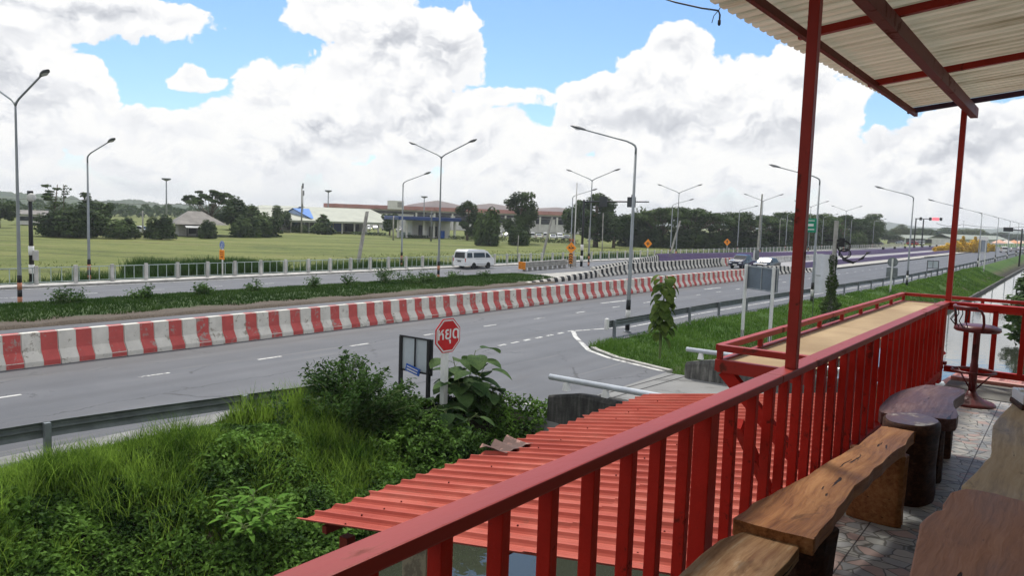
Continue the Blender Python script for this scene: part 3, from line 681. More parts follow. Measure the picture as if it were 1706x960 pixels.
for i in range(30):
    y = 225+i*2.3; mb.box((.6, y, .56), (.17, .2, 1.12)); mb.box((.6, y+1.15, 1.0), (.05, 2.1, .05)); mb.box((.6, y+1.15, .5), (.03, .08, .9))
o = mb.build('far_panel', CONCW, ft); o['kind'] = 'stuff'

# ------------------------------------------------------------------ street lamps
def lamp_head(parent, p, d):
    """cobra head at p looking along d"""
    d = Vector(d).normalized(); rot = d.to_track_quat('X', 'Z').to_matrix()
    prof = [(-.05, .05, .05), (.1, .10, .07), (.35, .17, .09), (.6, .16, .085), (.8, .06, .03)]; vs = []
    for x, wy, wz in prof:
        for k in range(10):
            a = 2*math.pi*k/10; vs.append(Vector(p)+rot @ Vector((x, wy*math.cos(a), wz*math.sin(a)*(1 if math.sin(a) > 0 else .7))))
    mb = MB(); mb.add(vs, [(i*10+k, i*10+(k+1) % 10, (i+1)*10+(k+1) % 10, (i+1)*10+k) for i in range(4) for k in range(10)], 0, True)
    h = mb.build('lamp_head', HEADGREY, parent)
    mb = MB(); mb.add([Vector(p)+rot @ Vector((.42+.22*math.cos(a), .125*math.sin(a), -.075)) for a in [2*math.pi*k/12 for k in range(12)]]+[Vector(p)+rot @ Vector((.42, 0, -.11))], [(k, (k+1) % 12, 12) for k in range(12)], 0, True)
    mb.build('lens', LENS, h)
def pole_base(parent, bands, z1=1.4):
    mb = MB(); n = len(bands)
    for i in range(n): mb.lathe([(.105, .1+z1*i/n), (.105, .1+z1*(i+1)/n)], 12, mi=bands[i])
    return mb.build('painted_base', [BLACK, OFFW, mat('base_orange', (.42, .17, .10), .7, .3, 5)], parent)
def lamp(label, h, arms, bands, group, swan=True):
    t = thing('street_lamp', label, 'street lamp', group=group)
    mb = MB(); mb.tube([(0, 0, -.1), (0, 0, 1.5), (0, 0, h-.5), (0, 0, h)] if not swan else [(0, 0, -.1), (0, 0, 1.5), (0, 0, h-.35)], [.098, .09, .05, .045] if not swan else [.098, .09, .055], 12)
    mb.lathe([(.2, 0), (.2, .05)], 4); mb.build('pole', LAMPGREY, t)
    for sx in arms:
        L, rise = 2.75, 1.0 if len(arms) == 2 else .85
        if swan: pts = [(0, 0, h-.35), (0, 0, h-.1), (sx*.05, 0, h+.02), (sx*.2, 0, h+.12), (sx*.5, 0, h+.25), (sx*L, 0, h+rise)]
        else: pts = [(0, 0, h-.15), (sx*.12, 0, h-.02), (sx*.4, 0, h+.14), (sx*L, 0, h+rise)]
        MB().tube(pts, [.055, .053, .05, .045, .04, .035][:len(pts)], 8).build('arm', LAMPGREY, t)
        lamp_head(t, pts[-1], (sx, 0, .28))
    if bands: pole_base(t, bands)
    return t
G1 = 'double-armed lamps in the grassy median'; G2 = 'single-armed lamps along the far fence'; G3 = 'single-armed lamps along the near guardrail'
l1 = lamp('tall double-armed grey street lamp in the median at far left', 9.75, (-1, 1), [2, 0, 2, 0], G1, False); l1.location = (-41.15, 15.8, 0)
mlab = {45.7: 'double-armed street lamp in the median near the white van', 75.5: 'double-armed street lamp beside the traffic signal gantry', 105.4: 'double-armed street lamp rising behind the dark blue car', 135: 'double-armed street lamp hidden mostly by the front red canopy post', 165: 'distant double-armed lamp before the large dark trees', 195: 'farthest double-armed lamp along the purple wall'}
for y, lb in mlab.items():
    o = dup(l1, (-40.75 if y < 60 else -44.6 if y < 80 else -47.5 if y < 110 else -45, y, 0), 0, lb)
# the median lamps farther on are seen above the road line at these feet
l2 = lamp('single-armed street lamp by the fence at the left', 8.1, (1,), [2, 0, 2, 0], G2); l2.location = (-51.8, 24, 0)
for k, lb in enumerate(['single-armed fence lamp left of the tall double lamp by the van', 'single-armed fence lamp beside the white leaning pole', 'single-armed fence lamp in front of the rain trees', 'single-armed fence lamp just right of the blue car', 'single-armed fence lamp left of the front canopy post', 'single-armed fence lamp beyond the vine-covered pole', 'single-armed fence lamp before the tall dark tree', 'small distant fence lamp by the junction']):
    dup(l2, (-52.6 if k == 0 else -52, 53.6+29.8*k, 0), 0, lb)
l3 = lamp('tall single-armed street lamp behind the young teak tree', 8.5, (-1,), [0, 1, 0], G3); l3.location = (-16.45, 31.6, 0)
for k, (x, y, lb) in enumerate([(-14.4, 54.5, 'single-armed street lamp with a green sign by the front canopy post'), (-13.0, 82.2, 'single-armed street lamp beside the round sign back'), (-12.7, 113, 'single-armed street lamp hidden behind the rear canopy post'), (-12.7, 143.5, 'single-armed street lamp before the yellow bushes'), (-12.6, 174, 'distant near-side lamp beside the large sign back'), (-12.6, 205, 'distant near-side lamp, second last of the row'), (-12.6, 236, 'distant near-side lamp at the right picture edge'), (-12.6, 268, 'very distant near-side lamp at the junction')]):
    o = dup(l3, (x, y, -.1), 0, lb)
    if k == 0: green_host = o
gs = MB().box((-.42, -.14, 5.4), (.85, .03, .95)).build('road_sign', GREEN, None); gs.location = (-14.4, 54.5, -.1); tag(gs, 'green road sign with white lines fixed on the lamp pole', 'sign')
MB().box((-.42, -.158, 5.72), (.62, .004, .05)).box((-.42, -.158, 5.42), (.5, .004, .16)).box((-.42, -.158, 5.12), (.62, .004, .07)).build('lettering', WHITE, gs)

# ------------------------------------------------------------------ guardrails
WB = [(-.035, .0), (.0, .03), (.045, .07), (.045, .12), (.0, .155), (0, .165), (.045, .20), (.045, .25), (0, .29), (-.035, .32)]
def guardrail(label, path, z, post_s, side=1, flip=False, posts=True):
    t = thing('guardrail', label, 'guardrail', path[0]); o0 = Vector(path[0])
    P = [Vector(p)-o0 for p in path]
    prof = [(side*(a+.09), b+z) for a, b in WB]; prof = prof+[(side*(a+.078), b+z) for a, b in WB][::-1]
    MB().sweep(prof, P, closed=True, smooth=False).build('rail', mat('rail_steel', (.13, .15, .147), .55, .25, 2, metal=.3), t)
    cum = 0; nxt = .4; p0 = None; n = 0
    for a, b in zip(P, P[1:]):
        l = (b-a).length
        while nxt < cum+l:
            q = a+(b-a)*((nxt-cum)/l)
            if n < 100:
                if p0 is None: p0 = o = MB().box((0, 0, z/2), (.11, .12, z+.62)).build('post', GALVD, t)
                else: o = p0.copy(); C.objects.link(o)
                o.location = q; n += 1
            nxt += post_s
        cum += l
    return t
g = guardrail('dull grey guardrail along the grassy bank right of the side road', [(float(XG(y)) + (.0), y, 0) for y in [29.4, 34, 38, 42, 50, 60, 72, 87, 103, 120, 140, 159, 190, 230, 300]], .42, 4.0, -1)
MB().box((-.1, -.12, .60), (.16, .2, .5)).build('end_terminal', WHITE, g, bevel=.05)
guardrail('grey guardrail at lower left half buried in tall grass', [(-17.2, -6, 0), (-16.55, 2, 0), (-16.2, 7, 0), (-15.9, 8.8, 0), (-15.5, 10.8, 0), (-15.1, 12.8, 0)], .35, 4.1, -1)

# ------------------------------------------------------------------ signals, poles, signs
def pole(name, label, cat, a, b, r0, r1, m, group=None, sq=False):
    a, b = Vector(a), Vector(b); mb = MB()
    if sq:
        d = b-a; vs = []
        for p, r in ((Vector(), r0), (d, r1)): vs += [p+Vector((x*r, y*r, 0)) for x, y in ((-1, -1), (1, -1), (1, 1), (-1, 1))]
        mb.add(vs, [(3, 2, 1, 0), (4, 5, 6, 7)]+[(k, (k+1) % 4, 4+(k+1) % 4, 4+k) for k in range(4)])
    else: mb.tube([Vector(), (b-a)*.5, b-a], [r0, (r0+r1)/2, r1], 10)
    o = mb.build(name, m); o.location = a; return tag(o, label, cat, group)
t = thing('traffic_signal', 'black gantry traffic signal with two heads seen from behind', 'traffic light', (-44.95, 74.5, 0))
MB().tube([(0, 0, 0), (0, 0, 4), (0, 0, 7.5)], [.15, .13, .11], 12).build('pole', BLACK, t)
mb = MB()
for k in range(2): mb.lathe([(.165, .55+1.1*k*1.15), (.165, 1.2+1.1*k*1.15)], 12)
mb.build('white_band', WHITE, t)
MB().tube([(0, 0, 7.25), (4, 0, 7.33), (8.0, 0, 7.36)], [.1, .08, .06], 8).build('arm', BLACK, t)
for x in (2.55, 6.0):
    s_ = MB().box((x, -.12, 7.3), (1.0, .1, 1.1)).build('signal_head', mat('signal_dark', (.035, .04, .045), .5), t, bevel=.03)
    MB().tube([(x, -.1, 7.8), (x, -.1, 8.1)], .05, 6).box((x, -.02, 7.3), (.5, .16, .8)).build('bracket', BLACK, s_)
t = thing('traffic_signal', 'black pole at left with white lower bands and a signal head on top', 'traffic light', (-51.35, 20.4, .1))
MB().tube([(0, 0, 0), (0, 0, 3), (0, 0, 5.6)], [.15, .12, .10], 12).build('pole', BLACK, t)
mb = MB()
for z in (.62, 1.75): mb.lathe([(.16, z), (.16, z+.55)], 12)
mb.build('white_band', WHITE, t)
MB().box((.02, 0, 5.35), (.26, .26, .6)).build('signal_head', BLACK, t, bevel=.02)
MB().lathe([(.02, .10), (.18, .12), (.27, .2), (.2, .27), (.03, .3)], 14, (0, 0, 5.25), 'x').build('visor', OFFW, t)
MB().box((.3, .12, 1.75), (.3, .25, .6)).build('control_box', CONCW, t, bevel=.02)
tag(MB().box((-45.5, 73.4, .55), (.75, .55, 1.1)).box((-45.5, 73.4, 1.14), (.8, .6, .08)).build('control_cabinet', CONC, None, bevel=.02), 'grey roadside control cabinet beside the signal gantry pole', 'cabinet')
PG = 'slanting concrete posts behind the fence'
pole('leaning_post', 'leaning concrete post behind the fence left of the white van', 'post', (-53.2, 48.4, -.3), (-53.0, 49.4, 5.3), .13, .11, CONC, None, True)
pole('leaning_post', 'leaning concrete post just right of the big green tree', 'post', (-55.2, 81.5, -.3), (-54.6, 82.8, 5.5), .13, .11, CONC, None, True)
pole('leaning_post', 'leaning concrete post right of the plus-marked diamond sign', 'post', (-57.0, 124, -.3), (-56.3, 126, 5.8), .15, .12, CONC, None, True)
pole('utility_pole', 'tall plain concrete pole standing before the dark trees', 'pole', (-55.8, 166, -.3), (-55.6, 166, 12.3), .2, .13, CONC, None, True)
pole('utility_pole', 'slender white pole next to the orange diamond sign', 'pole', (-47.9, 77.6, 0), (-48.0, 77.8, 9.6), .09, .06, OFFW)
for i, (px, pb, ptop, D) in enumerate([(862, 425, 392, 105), (980, 420, 378, 115), (1298, 412, 365, 190), (1003, 425, 355, 110)]):
    a = atD(px, pb, D); b = atD(px+2, ptop, D); a.z = -.4; pole('thin_pole', ['thin grey pole in the field below the parked cars', 'thin dark pole beside the signal gantry', 'thin pale pole left of the front canopy post', 'thin grey pole right of the gantry pole'][i], 'pole', a, b, .08, .05, CONC)

def diamond(label, p, sym, chev=False):
    t = thing('warning_sign', label, 'sign', p); z = 2.15
    MB().tube([(0, 0, 0), (0, 0, z-.3)], .045, 8).build('post', BLACK if chev else WHITE, t)
    s_ = .46; pl = MB(); pl.add([(x*s_*1.42, dy, z+zz*s_*1.42) for dy in (-.03, -.05) for x, zz in ((1, 0), (0, 1), (-1, 0), (0, -1))], [(0, 1, 2, 3), (7, 6, 5, 4), (0, 4, 5, 1), (1, 5, 6, 2), (2, 6, 7, 3), (3, 7, 4, 0)])
    pl = pl.build('sign_plate', ORANGE, t); mb = MB()
    if sym == '+': mb.box((0, -.056, z), (.5, .006, .13)); mb.box((0, -.058, z), (.13, .006, .5))
    elif sym == 'Y':
        for q in (-1, 1):
            mb.bar((0, -.056, z-.1), (q*.22, -.056, z+.02), .006, .08, up=(0, 0, 1)); mb.add([(q*.14, -.057, z-.1), (q*.42, -.057, z), (q*.14, -.057, z+.16)], [(0, 1, 2)])
        mb.box((0, -.056, z+.16), (.06, .006, .3))
    else: mb.box((0, -.056, z-.02), (.12, .006, .55)); mb.add([(-.2, -.057, z+.1), (.2, -.057, z+.1), (0, -.057, z+.38)], [(0, 1, 2)])
    mb.build('symbol', BLACK, pl)
    if chev:
        c = MB().box((0, -.04, 1.0), (.5, .02, 1.1)).build('chevron_panel', ORANGE, t); mb = MB()
        for k in range(4):
            for q in (-1, 1): mb.bar((0, -.056, .72+.27*k), (q*.24, -.056, .55+.27*k), .01, .13, up=(0, 0, 1))
        mb.build('chevron', BLACK, c)
        MB().box((-.16, -.02, 3.0), (.2, .16, .28)).box((.16, -.02, 3.0), (.2, .16, .28)).build('beacon', mat('beacon_amber', (.30, .06, .01), .3), t, bevel=.03)
diamond('orange diamond warning sign with arrows above a chevron panel', (-44.3, 71.2, 0), 'Y', True)
diamond('small orange diamond sign with a black plus by the purple wall', (-49.4, 100, .1), '+')
diamond('orange diamond arrow sign beside the fence above the blue car', (-51.2, 135.5, .1), 'I')
t = thing('bus_stop_sign', 'round blue sign over an orange panel on a white post', 'sign', (-51.0, 33.2, .1))
MB().tube([(0, 0, 0), (0, 0, 2.35)], .055, 8).build('post', WHITE, t)
c = MB().lathe([(.30, -.055), (.30, -.035)], 24, (0, 0, 2.3), 'y').build('blue_disc', BLUE, t)
MB().lathe([(.255, -.060), (.255, -.056)], 24, (0, 0, 2.3), 'y').build('white_ring', WHITE, c); MB().lathe([(.225, -.065), (.225, -.061)], 24, (0, 0, 2.3), 'y').build('blue_centre', BLUE, c)
MB().box((-.07, -.07, 2.34), (.05, .004, .2)).box((.07, -.07, 2.34), (.05, .004, .2)).box((0, -.07, 2.18), (.22, .004, .06)).build('emblem', WHITE, c)
c = MB().box((0, -.05, 1.58), (.62, .02, .72)).build('orange_panel', ORANGE, t)
MB().box((0, -.063, 1.75), (.44, .004, .06)).box((0, -.063, 1.6), (.48, .004, .05)).box((0, -.063, 1.42), (.3, .004, .09)).build('lettering', mat('letter_brown', (.25, .03, .01)), c)

# the stop sign
def text_mesh(body, size, m, parent, loc, rot):
    cu = bpy.data.curves.new('lettering', 'FONT'); cu.body = body; cu.size = size; cu.align_x = 'CENTER'; cu.align_y = 'CENTER'; cu.extrude = .002; cu.offset = .014*size
    o = bpy.data.objects.new('tmp', cu); C.objects.link(o); dg = bpy.context.evaluated_depsgraph_get(); dg.update()
    me = bpy.data.meshes.new_from_object(o.evaluated_get(dg)); bpy.data.objects.remove(o)
    me.materials.clear(); me.materials.append(m); r = bpy.data.objects.new('lettering', me); C.objects.link(r); r.parent = parent; r.location = loc; r.rotation_euler = rot; return r
sp = Vector((-12.95, 14.85, -.25)); t = thing('stop_sign', 'red octagonal stop sign with white Thai lettering on a white post', 'sign', sp, R(86))
MB().box((0, 0, .85), (.15, .15, 1.9)).build('post', WHITE, t, bevel=.012)
zc = 2.22
def octa(r, y0, y1): 
    mb = MB(); pp = [(r*math.cos(R(22.5+45*k)), zc+r*math.sin(R(22.5+45*k))) for k in range(8)]
    return mb.add([(x, y, z) for y in (y0, y1) for x, z in pp], [tuple(range(8)), tuple(range(8, 16))[::-1]]+[(k, (k+1) % 8, 8+(k+1) % 8, 8+k) for k in range(8)])
pl = octa(.475, -.078, -.10).build('sign_plate', SIGNRED, t); octa(.445, -.102, -.105).build('white_border', WHITE, pl); octa(.408, -.107, -.110).build('red_field', SIGNRED, pl)
text_mesh('หยุด', .45, WHITE, pl, (0, -.114, zc+.05), (R(90), 0, 0))
# framed board seen from behind, with a small blue plate
bq = atY(690, 640, 15.3); t = thing('notice_board', 'black framed grey panel on posts behind the stop sign with a tilted blue plate', 'board', (bq.x, 15.3, -.1), R(0))
for x in (-.52, .52): MB().box((x, 0, .88), (.09, .09, 1.76)).build('post', BLACK, t)
mb = MB(); mb.box((0, 0, 1.78), (1.13, .07, .045)); mb.box((.03, -.03, 1.30), (.035, .03, .92)); mb.box((.62, .02, 1.30), (.025, .05, 1.0)); mb.box((0, 0, .84), (1.0, .07, .045)); mb.build('frame', BLACK, t)
MB().box((0, .02, 1.31), (.95, .02, .9)).build('panel', mat('panel_grey', (.42, .47, .50), .5, .1, 1.5), t)
bp = MB().box((0, 0, 0), (.52, .03, .2), rot=Matrix.Rotation(R(12), 3, 'Y')).build('blue_plate', BLUE, t, loc=(.02, -.09, .90))
MB().box((0, -.018, .04), (.42, .004, .025), rot=Matrix.Rotation(R(12), 3, 'Y')).box((-.02, -.018, -.035), (.4, .004, .035), rot=Matrix.Rotation(R(12), 3, 'Y')).build('lettering', WHITE, bp)

# backs of the road signs on the right
def sign_back(name, label, p1, p2, zb, zt, m=None, over=.18, ph=None):
    p1, p2 = Vector(p1), Vector(p2); d = (p2-p1); L = d.length; t = thing(name, label, 'sign', p1, math.atan2(d.y, d.x)); t.location = p1
    for x in (0, L): MB().box((x, -.07, zt/2-.05), (.12, .12, zt+.1+.1)).build('post', WHITE, t, bevel=.01); MB().lathe([(.0865, -.05), (.0865, .3)], 4, (x, -.07, 0)).build('black_base', BLACK, t)
    MB().box((L/2, .06, (zb+zt)/2), (L+2*over, .03, zt-zb)).build('panel', mat('sign_back_grey', (.15, .18, .215), .5, .12, 1.2, metal=.3), t)
    mb = MB()
    for z in (zb+.04, zt-.04): mb.box((L/2, .025, z), (L+2*over, .04, .06))
    for x in (-over+.04, L*.52, L+over-.04): mb.box((x, .03, (zb+zt)/2), (.05, .035, zt-zb-.14))
    mb.build('stiffener', GALV, t); return t
sign_back('road_sign', 'large road sign seen from behind on two white posts by the guardrail', (-13.0, 37.3, -.35), (-11.3, 36.2, -.5), 2.35, 3.5)
sign_back('road_sign', 'distant road sign back on two posts near the right bank tree', (-12.4, 143, -.3), (-11.2, 137, -.6), 2.7, 4.6)
t = thing('road_sign', 'round and square sign backs on a single white post', 'sign', (-12.75, 72.8, -.3))
MB().box((0, 0, 1.5), (.12, .12, 3.1)).build('post', WHITE, t); MB().lathe([(.087, 0), (.087, .4)], 4).build('black_base', BLACK, t)
MB().lathe([(.42, .08), (.42, .10)], 20, (0, 0, 2.75), 'y').build('round_plate', GALVD, t); MB().box((0, .09, 1.85), (.9, .03, .85)).build('square_plate', GALVD, t)
t = thing('road_sign', 'narrow empty sign frame on two dark legs by the guardrail', 'sign', (-14.1, 102, 0))
for x in (0, 1.15): MB().box((x, 0, .9), (.07, .07, 1.9)).build('leg', BLACK, t)
MB().box((.57, .04, 1.4), (1.1, .03, .85)).build('panel', mat('panel_grey', (.34, .38, .41), .5), t)
MB().box((.57, .0, 1.84), (1.25, .05, .05)).box((.57, 0, .96), (1.25, .05, .05)).box((.57, 0, 1.4), (.04, .04, .85)).build('frame', BLACK, t)
t = thing('height_post', 'thick white post with a thin arm beyond the guardrail', 'post', (-13.6, 118, -.1))
MB().box((0, 0, 1.1), (.55, .4, 2.3)).build('post', WHITE, t, bevel=.02); MB().bar((-.1, 0, 2.3), (-3.2, 0, 1.9), .08, .08).build('arm', BLACK, t)
t = thing('road_sign', 'single white post with a dark plate behind the dark car', 'sign', (-32.7, 96, 0)); MB().box((0, 0, 1.1), (.16, .16, 2.2)).build('post', WHITE, t); MB().box((.2, .1, 1.6), (.8, .04, 1.2)).build('plate', GALVD, t)
# pole overgrown by a creeper, a banner and coiled cables
vp = Vector((-11.0, 45.5, -.75)); t = thing('utility_pole', 'old concrete pole overgrown by creeper with coiled black cables on top', 'utility pole', vp)
MB().box((0, 0, 2.2), (.26, .26, 4.4)).box((.03, 0, 5.3), (.2, .2, 2.0)).build('shaft', CONC, t, bevel=.02)
n = 3800; zz = RG.uniform(0, 1, n)**1.3*4.4; rr = np.interp(zz, [0, .9, 2, 4.4], [.95, .62, .32, .13])*RG.uniform(.5, 1.1, n); aa = RG.uniform(0, 2*np.pi, n)
quadmesh('creeper', leaves(np.stack([rr*np.cos(aa)*(1+.3*np.sin(zz*5)), rr*np.sin(aa), zz], 1), .15, .09), MATS['leaf_dark'], t)
def coil(mb, c, r, n, tilt=0.):
    for k in range(n):
        mb.tube([(c[0]+(r+.03*k)*math.cos(a)*1.0, c[1]+.05*k+.1*math.sin(a+k), c[2]+(r+.02*k)*math.sin(a)) for a in [i*math.pi/8 for i in range(17)]], .018, 5, cap=False)
mb = MB(); coil(mb, (.52, -.2, 4.9), .26, 4); coil(mb, (.62, -.25, 4.5), .24, 3)
for k in range(6): mb.tube([(.15, -.1, 4.8+.05*k), (.6, -.2-.03*k, 4.25-.03*k), (1.1, -.2, 4.06-.02*k), (1.6, -.2, 4.25+.03*k), (1.75+.04*k, -.2, 4.65)], .016, 5)
mb.build('cable_coil', BLACK, t)
MB().box((.0, 0, 5.2), (1.0, .1, .1)).box((.42, -.05, 5.1), (.3, .25, .5)).build('cross_arm', BLACK, t)
t = thing('banner', 'blank white banner on a thin frame beside the creeper pole', 'banner', (-11.7, 46.8, -.4))
mb = MB(); n = 12
mb.add([(-.55+1.1*i/n, .05*math.sin(i*.9), z) for z in (1.75, 3.0, 4.0) for i in range(n+1)], [(r*13+i, r*13+i+1, r*13+14+i, r*13+13+i) for r in range(2) for i in range(n)], 0, True); mb.build('cloth', mat('banner_white', (.70, .71, .76), .8, .06, 2), t)
MB().tube([(.58, .05, 0), (.58, .05, 4.1)], .03, 6).tube([(-.58, .05, .2), (-.58, .05, 4.1)], .02, 6).box((0, .02, 2.75), (1.2, .02, .05)).build('frame', GALV, t)

# ------------------------------------------------------------------ vehicles
def wheel(parent, x, y, r, w_=.2, side=1):
    wl = MB().lathe([(r*.62, -w_/2), (r*.95, -w_/2), (r, -w_/3), (r, w_/3), (r*.95, w_/2), (r*.62, w_/2)], 20, (0, 0, 0), 'x').build('wheel', RUBBER, parent, loc=(x, y, r))
    mb = MB(); mb.lathe([(r*.64, -w_*.3), (r*.6, w_*.42), (r*.5, w_*.3), (r*.2, w_*.36), (.01, w_*.36)] if side > 0 else [(.01, -w_*.36), (r*.2, -w_*.36), (r*.5, -w_*.3), (r*.6, -w_*.42), (r*.64, w_*.3)], 14, (0, 0, 0), 'x'); mb.build('rim', RIM, wl)
def shell(prof, W, waist, tumble, parent, m, name='body', bev=.05):
    """side outline (y,z) given width, leaning in above the waist"""
    def hw(z): return W/2-max(0, z-waist)*tumble-max(0, .45-z)*.1
    mb = MB(); n = len(prof)
    mb.add([(s*hw(z), y, z) for s in (-1, 1) for y, z in prof], [tuple(range(n)), tuple(range(n, 2*n))[::-1]]+[(k, (k+1) % n, n+(k+1) % n, n+k) for k in range(n)])
    mb.build(name, m, parent, bevel=bev); return hw
def side_glass(parent, hw, poly, m=None, off=.012):
    for s in (-1, 1):
        mb = MB(); mb.add([(s*(hw(z)+off), y, z) for y, z in poly]+[(s*(hw(z)-.03), y, z) for y, z in poly], [tuple(range(len(poly)))]+[(k, (k+1) % len(poly), len(poly)+(k+1) % len(poly), len(poly)+k) for k in range(len(poly))]); mb.build('window', m or GLASS, parent)
def end_glass(parent, hw, a, b, inset, off, name='windscreen'):
    """glass between (y,z) a and b on the nose or tail"""
    d = Vector((0, b[1]-a[1], -(b[0]-a[0]))).normalized()*off; mb = MB()
    if d.y*(1 if a[0] > 0 else -1) < 0: d = -d
    mb.add([(s*(hw(z)-inset), y+d.y, z+d.z) for (y, z), s in ((a, -1), (a, 1), (b, 1), (b, -1))]+[(s*(hw(z)-inset), y-d.y*2, z-d.z*2) for (y, z), s in ((a, -1), (a, 1), (b, 1), (b, -1))], [(0, 1, 2, 3), (0, 1, 5, 4), (1, 2, 6, 5), (2, 3, 7, 6), (3, 0, 4, 7)]); mb.build(name, GLASS, parent)
def arch(parent, W, y, r):
    for s in (-1, 1): MB().lathe([(r*1.16, s*(W/2-.02)-.03), (r*1.16, s*(W/2-.02)+.03)], 18, (0, y, r), 'x').build('wheel_arch', RUBBER, parent)
# white minibus: nose towards +Y
t = thing('minibus', 'white minibus with dark windows driving on the far carriageway', 'minibus', (-48.75, 60.0, .004)); t.scale = (.88, .88, .88)
pv = [(-2.55, .35), (-2.62, .6), (-2.60, 1.05), (-2.52, 1.7), (-2.40, 2.02), (-2.1, 2.14), (0, 2.16), (.9, 2.12), (1.45, 1.95), (2.1, 1.38), (2.45, 1.15), (2.58, .85), (2.6, .45), (2.5, .3)]
hw = shell(pv, 1.86, 1.05, .13, t, CARWHITE, bev=.07)
side_glass(t, hw, [(-2.35, 1.27), (-2.28, 1.82), (-1.42, 1.82), (-1.42, 1.27)]); side_glass(t, hw, [(-1.15, 1.27), (-1.15, 1.82), (.82, 1.80), (.86, 1.27)]); side_glass(t, hw, [(1.05, 1.24), (1.05, 1.78), (1.42, 1.72), (1.98, 1.3), (1.95, 1.24)])
end_glass(t, hw, (2.08, 1.42), (1.48, 1.94), .12, .03); end_glass(t, hw, (-2.59, 1.22), (-2.50, 1.85), .16, .03, 'rear_window')
for s in (-1, 1):
    wheel(t, s*.80, 1.45, .33, .2, s); wheel(t, s*.80, -1.15, .33, .2, s); MB().box((s*.86, -2.57, 1.0), (.1, .08, .42)).build('tail_light', LAMPRED, t, bevel=.015)
    MB().box((s*.75, 2.5, .95), (.32, .12, .18)).build('headlight', HEADL, t, bevel=.02); MB().box((s*1.02, 1.75, 1.32), (.2, .09, .16)).build('mirror', CARWHITE, t, bevel=.02)
    mb = MB(); mb.box((s*.936, .15, .52), (.012, 1.7, .035)); mb.box((s*.936, .2, 1.12), (.012, 2.2, .02)); mb.build('trim', HEADGREY, t)
arch(t, 1.86, 1.45, .33); arch(t, 1.86, -1.15, .33)
MB().box((0, -2.635, .86), (.5, .02, .16)).build('number_plate', HEADGREY, t); MB().box((0, -2.62, .97), (1.0, .03, .03)).build('trim', HEADGREY, t); MB().box((0, -2.58, .42), (1.7, .14, .2)).build('bumper', CARWHITE, t, bevel=.04)

def car(label, m, loc, rz, kind='sedan', group=None):
    t = thing('parked_car' if group else 'car', label, 'car', loc, rz, group)
    if kind == 'pickup': p = [(-2.55, .45), (-2.6, .95), (-.95, .98), (-.85, 1.05), (-.62, 1.68), (.2, 1.72), (.75, 1.60), (1.35, 1.12), (2.3, 1.0), (2.5, .8), (2.5, .4)]; r = .36
    elif kind == 'van': p = [(-2.2, .4), (-2.25, 1.0), (-2.1, 1.75), (-1.8, 1.85), (.6, 1.85), (1.1, 1.65), (1.7, 1.1), (2.2, .95), (2.25, .4)]; r = .32
    else: p = [(-2.15, .38), (-2.2, .9), (-1.6, .98), (-1.0, 1.42), (-.2, 1.48), (.35, 1.40), (1.05, .98), (1.95, .84), (2.15, .68), (2.15, .32)]; r = .31
    hw = shell(p, 1.74, .95, .22, t, m, bev=.06)
    if kind == 'pickup': side_glass(t, hw, [(-.70, 1.1), (-.56, 1.58), (.18, 1.62), (.66, 1.52), (1.1, 1.12)]); end_glass(t, hw, (1.28, 1.18), (.80, 1.57), .1, .03); end_glass(t, hw, (-.83, 1.1), (-.65, 1.6), .1, .03, 'rear_window')
    elif kind == 'van': side_glass(t, hw, [(-2.0, 1.1), (-1.9, 1.65), (.55, 1.7), (1.0, 1.55), (1.4, 1.1)]); end_glass(t, hw, (1.62, 1.16), (1.14, 1.6), .1, .03); end_glass(t, hw, (-2.23, 1.1), (-2.12, 1.65), .12, .03, 'rear_window')
    else: side_glass(t, hw, [(-1.4, .99), (-.95, 1.34), (-.2, 1.40), (.28, 1.33), (.82, .99)]); end_glass(t, hw, (1.0, 1.02), (.42, 1.37), .1, .03); end_glass(t, hw, (-1.55, 1.02), (-1.06, 1.38), .1, .03, 'rear_window')
    for s in (-1, 1):
        for yy in (1.35, -1.35): wheel(t, s*.76, yy, r, .2, s)
        MB().box((s*.62, p[-2][0]-.05, .72), (.34, .14, .15)).build('headlight', HEADL, t, bevel=.02)
        MB().box((s*.74, p[1][0]+.03, .8), (.2, .08, .2)).build('tail_light', LAMPRED, t); MB().box((s*.98, .75, 1.02), (.16, .09, .13)).build('mirror', m, t, bevel=.02)
    arch(t, 1.74, 1.35, r); arch(t, 1.74, -1.35, r)
    MB().box((0, p[-1][0]+.02, .5), (.5, .03, .14)).build('number_plate', WHITE, t); MB().box((0, p[-2][0]+.01, .68), (.75, .04, .12)).build('grille', BLACK, t)
    return t
car('dark blue pickup driving towards the camera between the barriers', CARNAVY, (-33.0, 93.0, .004), R(178), 'pickup')
car('dark car half hidden behind the back of the large road sign', CARDARK, (-29.9, 92.5, .004), R(176), 'sedan')
protos = {}
lots = [(612, 384, 165, 'van', CARWHITE), (626, 383, 168, 'sedan', CARSILVER), (641, 384, 170, 'van', CARDARK), (652, 385, 172, 'sedan', CARDARK), (664, 386, 168, 'sedan', CARWHITE), (676, 387, 170, 'sedan', CARRED), (592, 383, 172, 'sedan', CARSILVER), (576, 383, 175, 'van', CARDARK), (560, 383, 178, 'sedan', CARWHITE),
        (832, 396, 172, 'van', CARWHITE), (846, 396, 176, 'sedan', CARSILVER), (858, 397, 178, 'sedan', CARWHITE), (885, 398, 182, 'van', CARWHITE), (897, 398, 182, 'sedan', CARWHITE), (909, 398, 184, 'van', CARWHITE), (921, 399, 186, 'sedan', CARSILVER), (932, 399, 188, 'van', CARWHITE), (944, 400, 190, 'sedan', CARDARK),
        (985, 402, 195, 'sedan', CARWHITE), (1012, 402, 200, 'sedan', CARSILVER), (1030, 403, 204, 'van', CARWHITE)]
